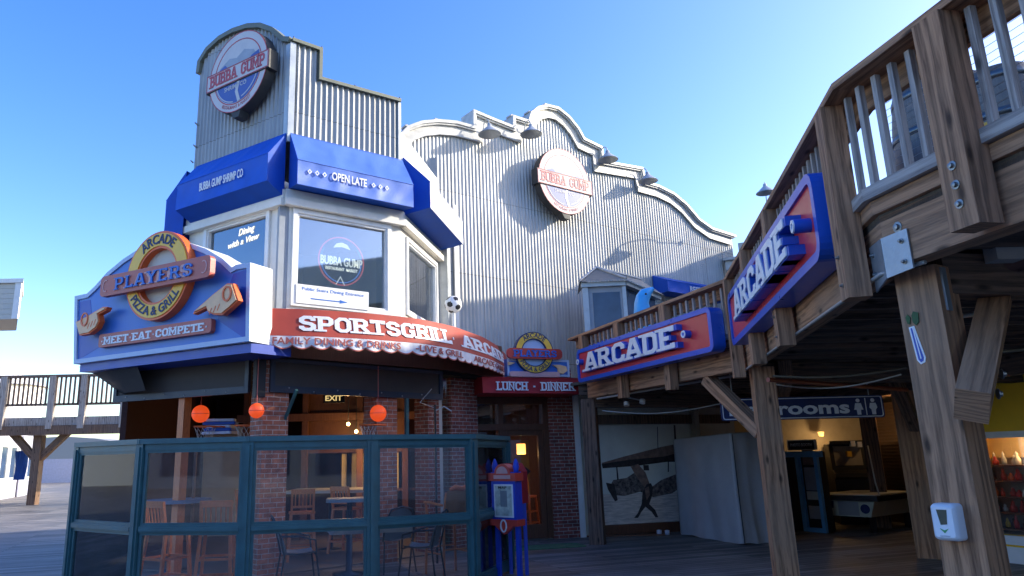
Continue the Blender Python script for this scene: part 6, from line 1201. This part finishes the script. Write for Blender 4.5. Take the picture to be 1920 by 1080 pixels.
mb = MB(); mb.tube([Vector((c.x, c.y-.02, c.z+.08)), Vector((c.x, c.y-.02, 3.06))], .01, 6); mb.build('hanger', 'black', t)
for (x, y, D, e, lab) in ((653, 795, 14.2, 7, 'bright ceiling bulb inside the restaurant between the two brick piers'), (668, 809, 14.9, 3, 'dim bulb inside, just below right of the bright bulb')):
    c = at_y(x, y, D); t = thing('ceiling_bulb', tuple(c), lab, 'light bulb'); mb = MB(); mb.lathe(c, [(.035*math.sin(math.pi*k/8), -.035*math.cos(math.pi*k/8)) for k in range(9)], 12); mb.build('bulb', 'bulb', t); mb = MB(); mb.tube([c+Vector((0, 0, .03)), Vector((c.x, c.y, 3.06))], .008, 6); mb.build('cord', 'black', t); lamp('bulb_light', tuple(c+Vector((0, -.12, -.05))), e)
lamp('interior_fill_light', (-1.6, 14.9, 1.5), 9);  # point light without a fixture, added to brighten the inner wall panels
for (x, y, lab, en_) in ((977, 842, 'glowing square lamp seen through the entrance door', 2), (1027, 835, 'glowing tall lamp behind the narrow window beside the entrance door', 3)):
    c = at_y(x, y, 15.6); t = thing('glowing_lamp', tuple(c), lab, 'lamp'); mb = MB(); s_ = .09 if x < 1000 else .07; hh_ = .11 if x < 1000 else .2; mb.box((c.x-s_, c.y-.05, c.z-hh_), (c.x+s_, c.y+.05, c.z+hh_)); mb.build('lamp_shade', 'glow', t); mb = MB(); mb.tube([c+Vector((0, 0, hh_)), Vector((c.x, c.y, 3.0))], .01, 6); mb.build('stem', 'black', t); lamp('door_lamp_light', (c.x, c.y-.2, c.z-.1), en_)
mb = MB(); mb.box((1.2, 17.0, 0), (4.2, 17.1, 3.0)); mb.box((1.12, 15.0, .0), (4.2, 17.0, .02)); tag(mb.build('entrance_hall', 'dwood'), 'dark brown hall seen through the glazed entrance door', 'hall')
bar_stool(gp(985, 950, 15.9), 2.6, 'wooden stool glimpsed through the entrance door')
# pale sail of the terrace heater arm by the right brick wall
q = at_y(816, 800, 11.8); t = thing('wall_torch', tuple(q), 'thin pole lamp with two small arms beside the right brick wall', 'lamp'); mb = MB(); mb.tube([Vector((q.x, q.y, 0)), q+Vector((0, 0, .35))], .018, 8); mb.build('pole', 'black', t); mb = MB(); mb.tube([q+Vector((0, 0, .25)), q+Vector((.15, 0, .32)), q+Vector((.27, .0, .24))], .01, 6); mb.tube([q+Vector((0, 0, .3)), q+Vector((-.25, .1, .4)), q+Vector((-.05, .1, .62))], .006, 6); mb.build('arm', 'cond', t)
# ------------------------------------------------------------------ kiosk map stand
KF = Frame(tuple(at_y(924, 1000, 10.15).xy), tuple(at_y(969, 1000, 9.9).xy)); kk = thing('map_stand', tuple(KF.p(KF.L/2, 0, 0)), 'blue and red map stand with arched red top beside the glass wind screen', 'map stand')
L = KF.L; zf = lambda y: KF.px(946, y)[1]
KFv = KF
mb = MB(); mb.fbox(KF, 0, L, zf(975), zf(885), -.16, 0); mb.build('cabinet', 'kblue', kk)
for u in (.03, L-.03): mb = MB(); mb.beam(KF.p(u, 0, -.08), KF.p(u, zf(972), -.08), .055, .055, up=KF.n); mb.build('leg', 'kblue', kk)
mb = MB(); mb.fbox(KF, -.02, L+.02, zf(902), zf(887), -.18, .015); mb.prism(KF, [(L/2+a, zf(888)+b) for a, b in arc(0, 0, L*.33, 0, 180, 16)], -.14, .012); mb.build('red_crest', 'kred', kk); mb = MB(); mb.fbox(KF, -.02, L+.02, zf(986), zf(974), -.18, .015); mb.prism(KF, [(.1*L, zf(985)), (.9*L, zf(985)), (.75*L, zf(992)), (.5*L, zf(1002)), (.25*L, zf(992))], -.06, .012); mb.build('red_trim', 'kred', kk)
mb = MB(); mb.prism(KF, [(L/2+a, zf(888)+b) for a, b in arc(0, 0, L*.24, 0, 180, 16)], .012, .02); mb.fbox(KF, L*.15, L*.85, zf(898), zf(891), .016, .022); mb.build('arch_panel', 'pink', kk)
for u in (.02, L-.02):
    mb = MB(); mb.lathe(KF.p(u, zf(888), -.07), [(0, 0), (.035, 0), (.035, .05), (.045, .09), (.03, .15), (.012, .19), (0, .2)], 14); mb.build('finial', 'kblue', kk)
mb = MB(); mb.fbox(KF, L*.13, L*.92, zf(970), zf(908), .002, .012); mb.build('map_frame', 'letw', kk)
mb = MB(); mb.fbox(KF, L*.18, L*.87, zf(967), zf(911), .012, .015); mb.use; mb.build('map_sheet', 'paper', kk)
mb = MB(); mb.fbox(KF, L*.40, L*.68, zf(950), zf(920), .015, .017); mb.build('map_print', 'mesh', kk); mb = MB(); text(mb, KF, 'MAP', L*.5, zf(914.5), .03, .015, .018, L*.35, .01); mb.build('lettering', 'black', kk)
mb = MB(); mb.ribbon(KF, arc(L/2, zf(986), .045, 0, 360, 18, .075)[:-1], .018, .012, .024, True); mb.build('coin_slot', 'letw', kk)
KB = Frame(tuple(KF.p(-.15, 0, -.45).xy), tuple(KF.p(L-.15, 0, -.5).xy)); k2 = thing('newspaper_box', tuple(KB.p(.15, 0, 0)), 'dark red box partly hidden behind the blue map stand', 'newspaper box')
mb = MB(); mb.prism(KB, [(0, .95), (L*.8, .95), (L*.8, 1.38), (L*.6, 1.5), (L*.2, 1.5), (0, 1.38)], -.2, 0); mb.build('cabinet', 'maroon', k2); mb = MB(); mb.beam(KB.p(.05, 0, -.1), KB.p(.05, .95, -.1), .05, .05); mb.beam(KB.p(L*.75, 0, -.1), KB.p(L*.75, .95, -.1), .05, .05); mb.build('leg', 'kblue', k2)
mb = MB(); mb.use
# ------------------------------------------------------------------ left background
wk = thing('elevated_walkway', (-14, 32, 0), 'distant grey timber walkway with baluster rail and braced posts', 'walkway')
D = 31.0; V = Vector; x0, x1 = -26.0, -11.5
def zt(y, x=100): return at_y(x, y, D).z
zd, zr, zl = zt(782), zt(705), zt(758)
mb = MB(); mb.box((x0, D, zd-.35), (x1, D+3.2, zd)); mb.build('deck_floor', 'timberg', wk); mb = MB(); mb.box((x0, D-.08, zt(815)), (x1, D+.2, zd-.36)); mb.build('edge_beam', 'timberd', wk)
mb = MB(); mb.box((x0, D-.1, zr-.06), (x1, D+.1, zr+.05)); mb.box((x0, D-.04, zl-.06), (x1, D+.04, zl+.04)); mb.build('rail', 'timberd', wk)
k = 0
for xp in (8, 99, 158, 235): x = at_y(xp, 740, D).x; mb = MB(); mb.box((x-.13, D-.13, zd-.5), (x+.13, D+.1, zr)); mb.build('rail_post', 'timberg', wk)
x = at_y(0, 740, D).x-2
while x < x1-.1 and k < 90: mb = MB(); mb.box((x-.03, D-.04, zl), (x+.03, D+.03, zr-.05)); mb.build('baluster', 'timberd', wk); x += .2; k += 1
for xp in (72, 300, -150):
    x = at_y(xp, 850, D+.5).x; mb = MB(); mb.box((x-.18, D+.3, 0), (x+.18, D+.65, zt(815))); mb.build('support_post', 'timberd', wk)
    for s in (-1, 1): mb = MB(); mb.beam(V((x+s*.1, D+.5, 1.9)), V((x+s*1.4, D+.5, 3.2)), .26, .26); mb.build('knee_brace', 'timberd', wk)
# hut behind
hb = thing('waterside_building', (-18, 36, 0), 'pale lilac and white waterside building with tall windows far at the left', 'building')
q0, q1 = at_z(-60, 948, 0), at_z(66, 925, 0); HB = Frame(tuple(q0.xy), tuple(q1.xy)); H_ = 3.4; L = HB.L
mb = MB(); mb.fbox(HB, 0, L, 0, H_, -3, 0); mb.build('wall', 'purple', hb); mb = MB(); mb.fbox(HB, -.3, L+.3, H_, H_+.25, -3.2, .3); mb.build('roof', 'ledge', hb)
for k in range(7):
    u = .4+k*L/7; mb = MB(); f_ = [mb.fbox(HB, u, u+L/7-.5, .95, 1.03, .002, .06), mb.fbox(HB, u, u+L/7-.5, 2.55, 2.65, .002, .06), mb.fbox(HB, u, u+.09, 1.03, 2.55, .002, .06), mb.fbox(HB, u+L/7-.59, u+L/7-.5, 1.03, 2.55, .002, .06)]; w = mb.build('window', 'white', hb); mb = MB(); mb.fbox(HB, u+.09, u+L/7-.59, 1.03, 2.55, .004, .02); mb.build('pane', 'glassd', w)
mb = MB(); mb.fbox(HB, L*.62, L*.75, .002, 3.2, .062, .12); mb.build('lilac_pilaster', 'purple', hb)
c = at_y(37, 885, 33.5); mb = MB(); rows = [[V((c.x-.28+.07*k+.02*math.sin(j), c.y+.06*math.sin(k*2.2+j), 1.0+.32*j)) for k in range(9)] for j in range(5)]; mb.grid(rows, False, True); tag(mb.build('blue_flag', 'cloth'), 'dark blue cloth hanging by the far waterside building', 'flag')
u_ = thing('white_sided_building', (-14, 22, 0), 'white clapboard upper storey cut by the left edge of the photo', 'building'); r_ = at_y(38, 560, 20); lo, hi = at_y(30, 598, 20).z, at_y(30, 531, 20).z
mb = MB(); n_ = 7
FPp = lambda e: [(r_.x-6, 20-e), (r_.x+e, 20-e), (r_.x*1.09+e, 21.8), (r_.x*1.09-6, 21.8)]
for k in range(n_): a = lo+(hi-lo)*k/n_; b = lo+(hi-lo)*(k+1)/n_; mb.prism(WF, FPp(0), a, b-.012); mb.prism(WF, FPp(-.012), b-.012, b)
mb.build('clapboard', 'siding', u_); mb = MB(); mb.box((r_.x-.16, 19.95, lo), (r_.x+.015, 20.02, hi)); mb.prism(WF, FPp(.08), hi, hi+.12); mb.build('trim', 'white', u_); mb = MB(); mb.box((r_.x-9.5, 20.6, 0), (r_.x-4.3, 21.7, lo-.02)); mb.build('lower_wall', 'siding', u_)
t = thing('far_tent', (-38, 62, 0), 'far white tent roof above the walkway rail at the left edge', 'tent'); c = at_y(5, 712, 60); mb = MB(); mb.lathe(V((c.x, c.y, c.z-.6)), [(3.6, 0), (1.8, .9), (.1, 1.7), (0, 1.75)], 10); mb.build('roof', 'white', t); mb = MB(); mb.lathe(V((c.x, c.y, 0)), [(3.3, 0), (3.3, c.z-.6), (0, c.z-.6)], 10); mb.build('wall', 'white', t)
mb = MB(); mb.box((-60, 70, 0), (-16, 90, 2.2)); tag(mb.build('far_pier_shed', 'purple'), 'long low pale shed far beyond the walkway', 'shed')
bpy.context.view_layer.update()
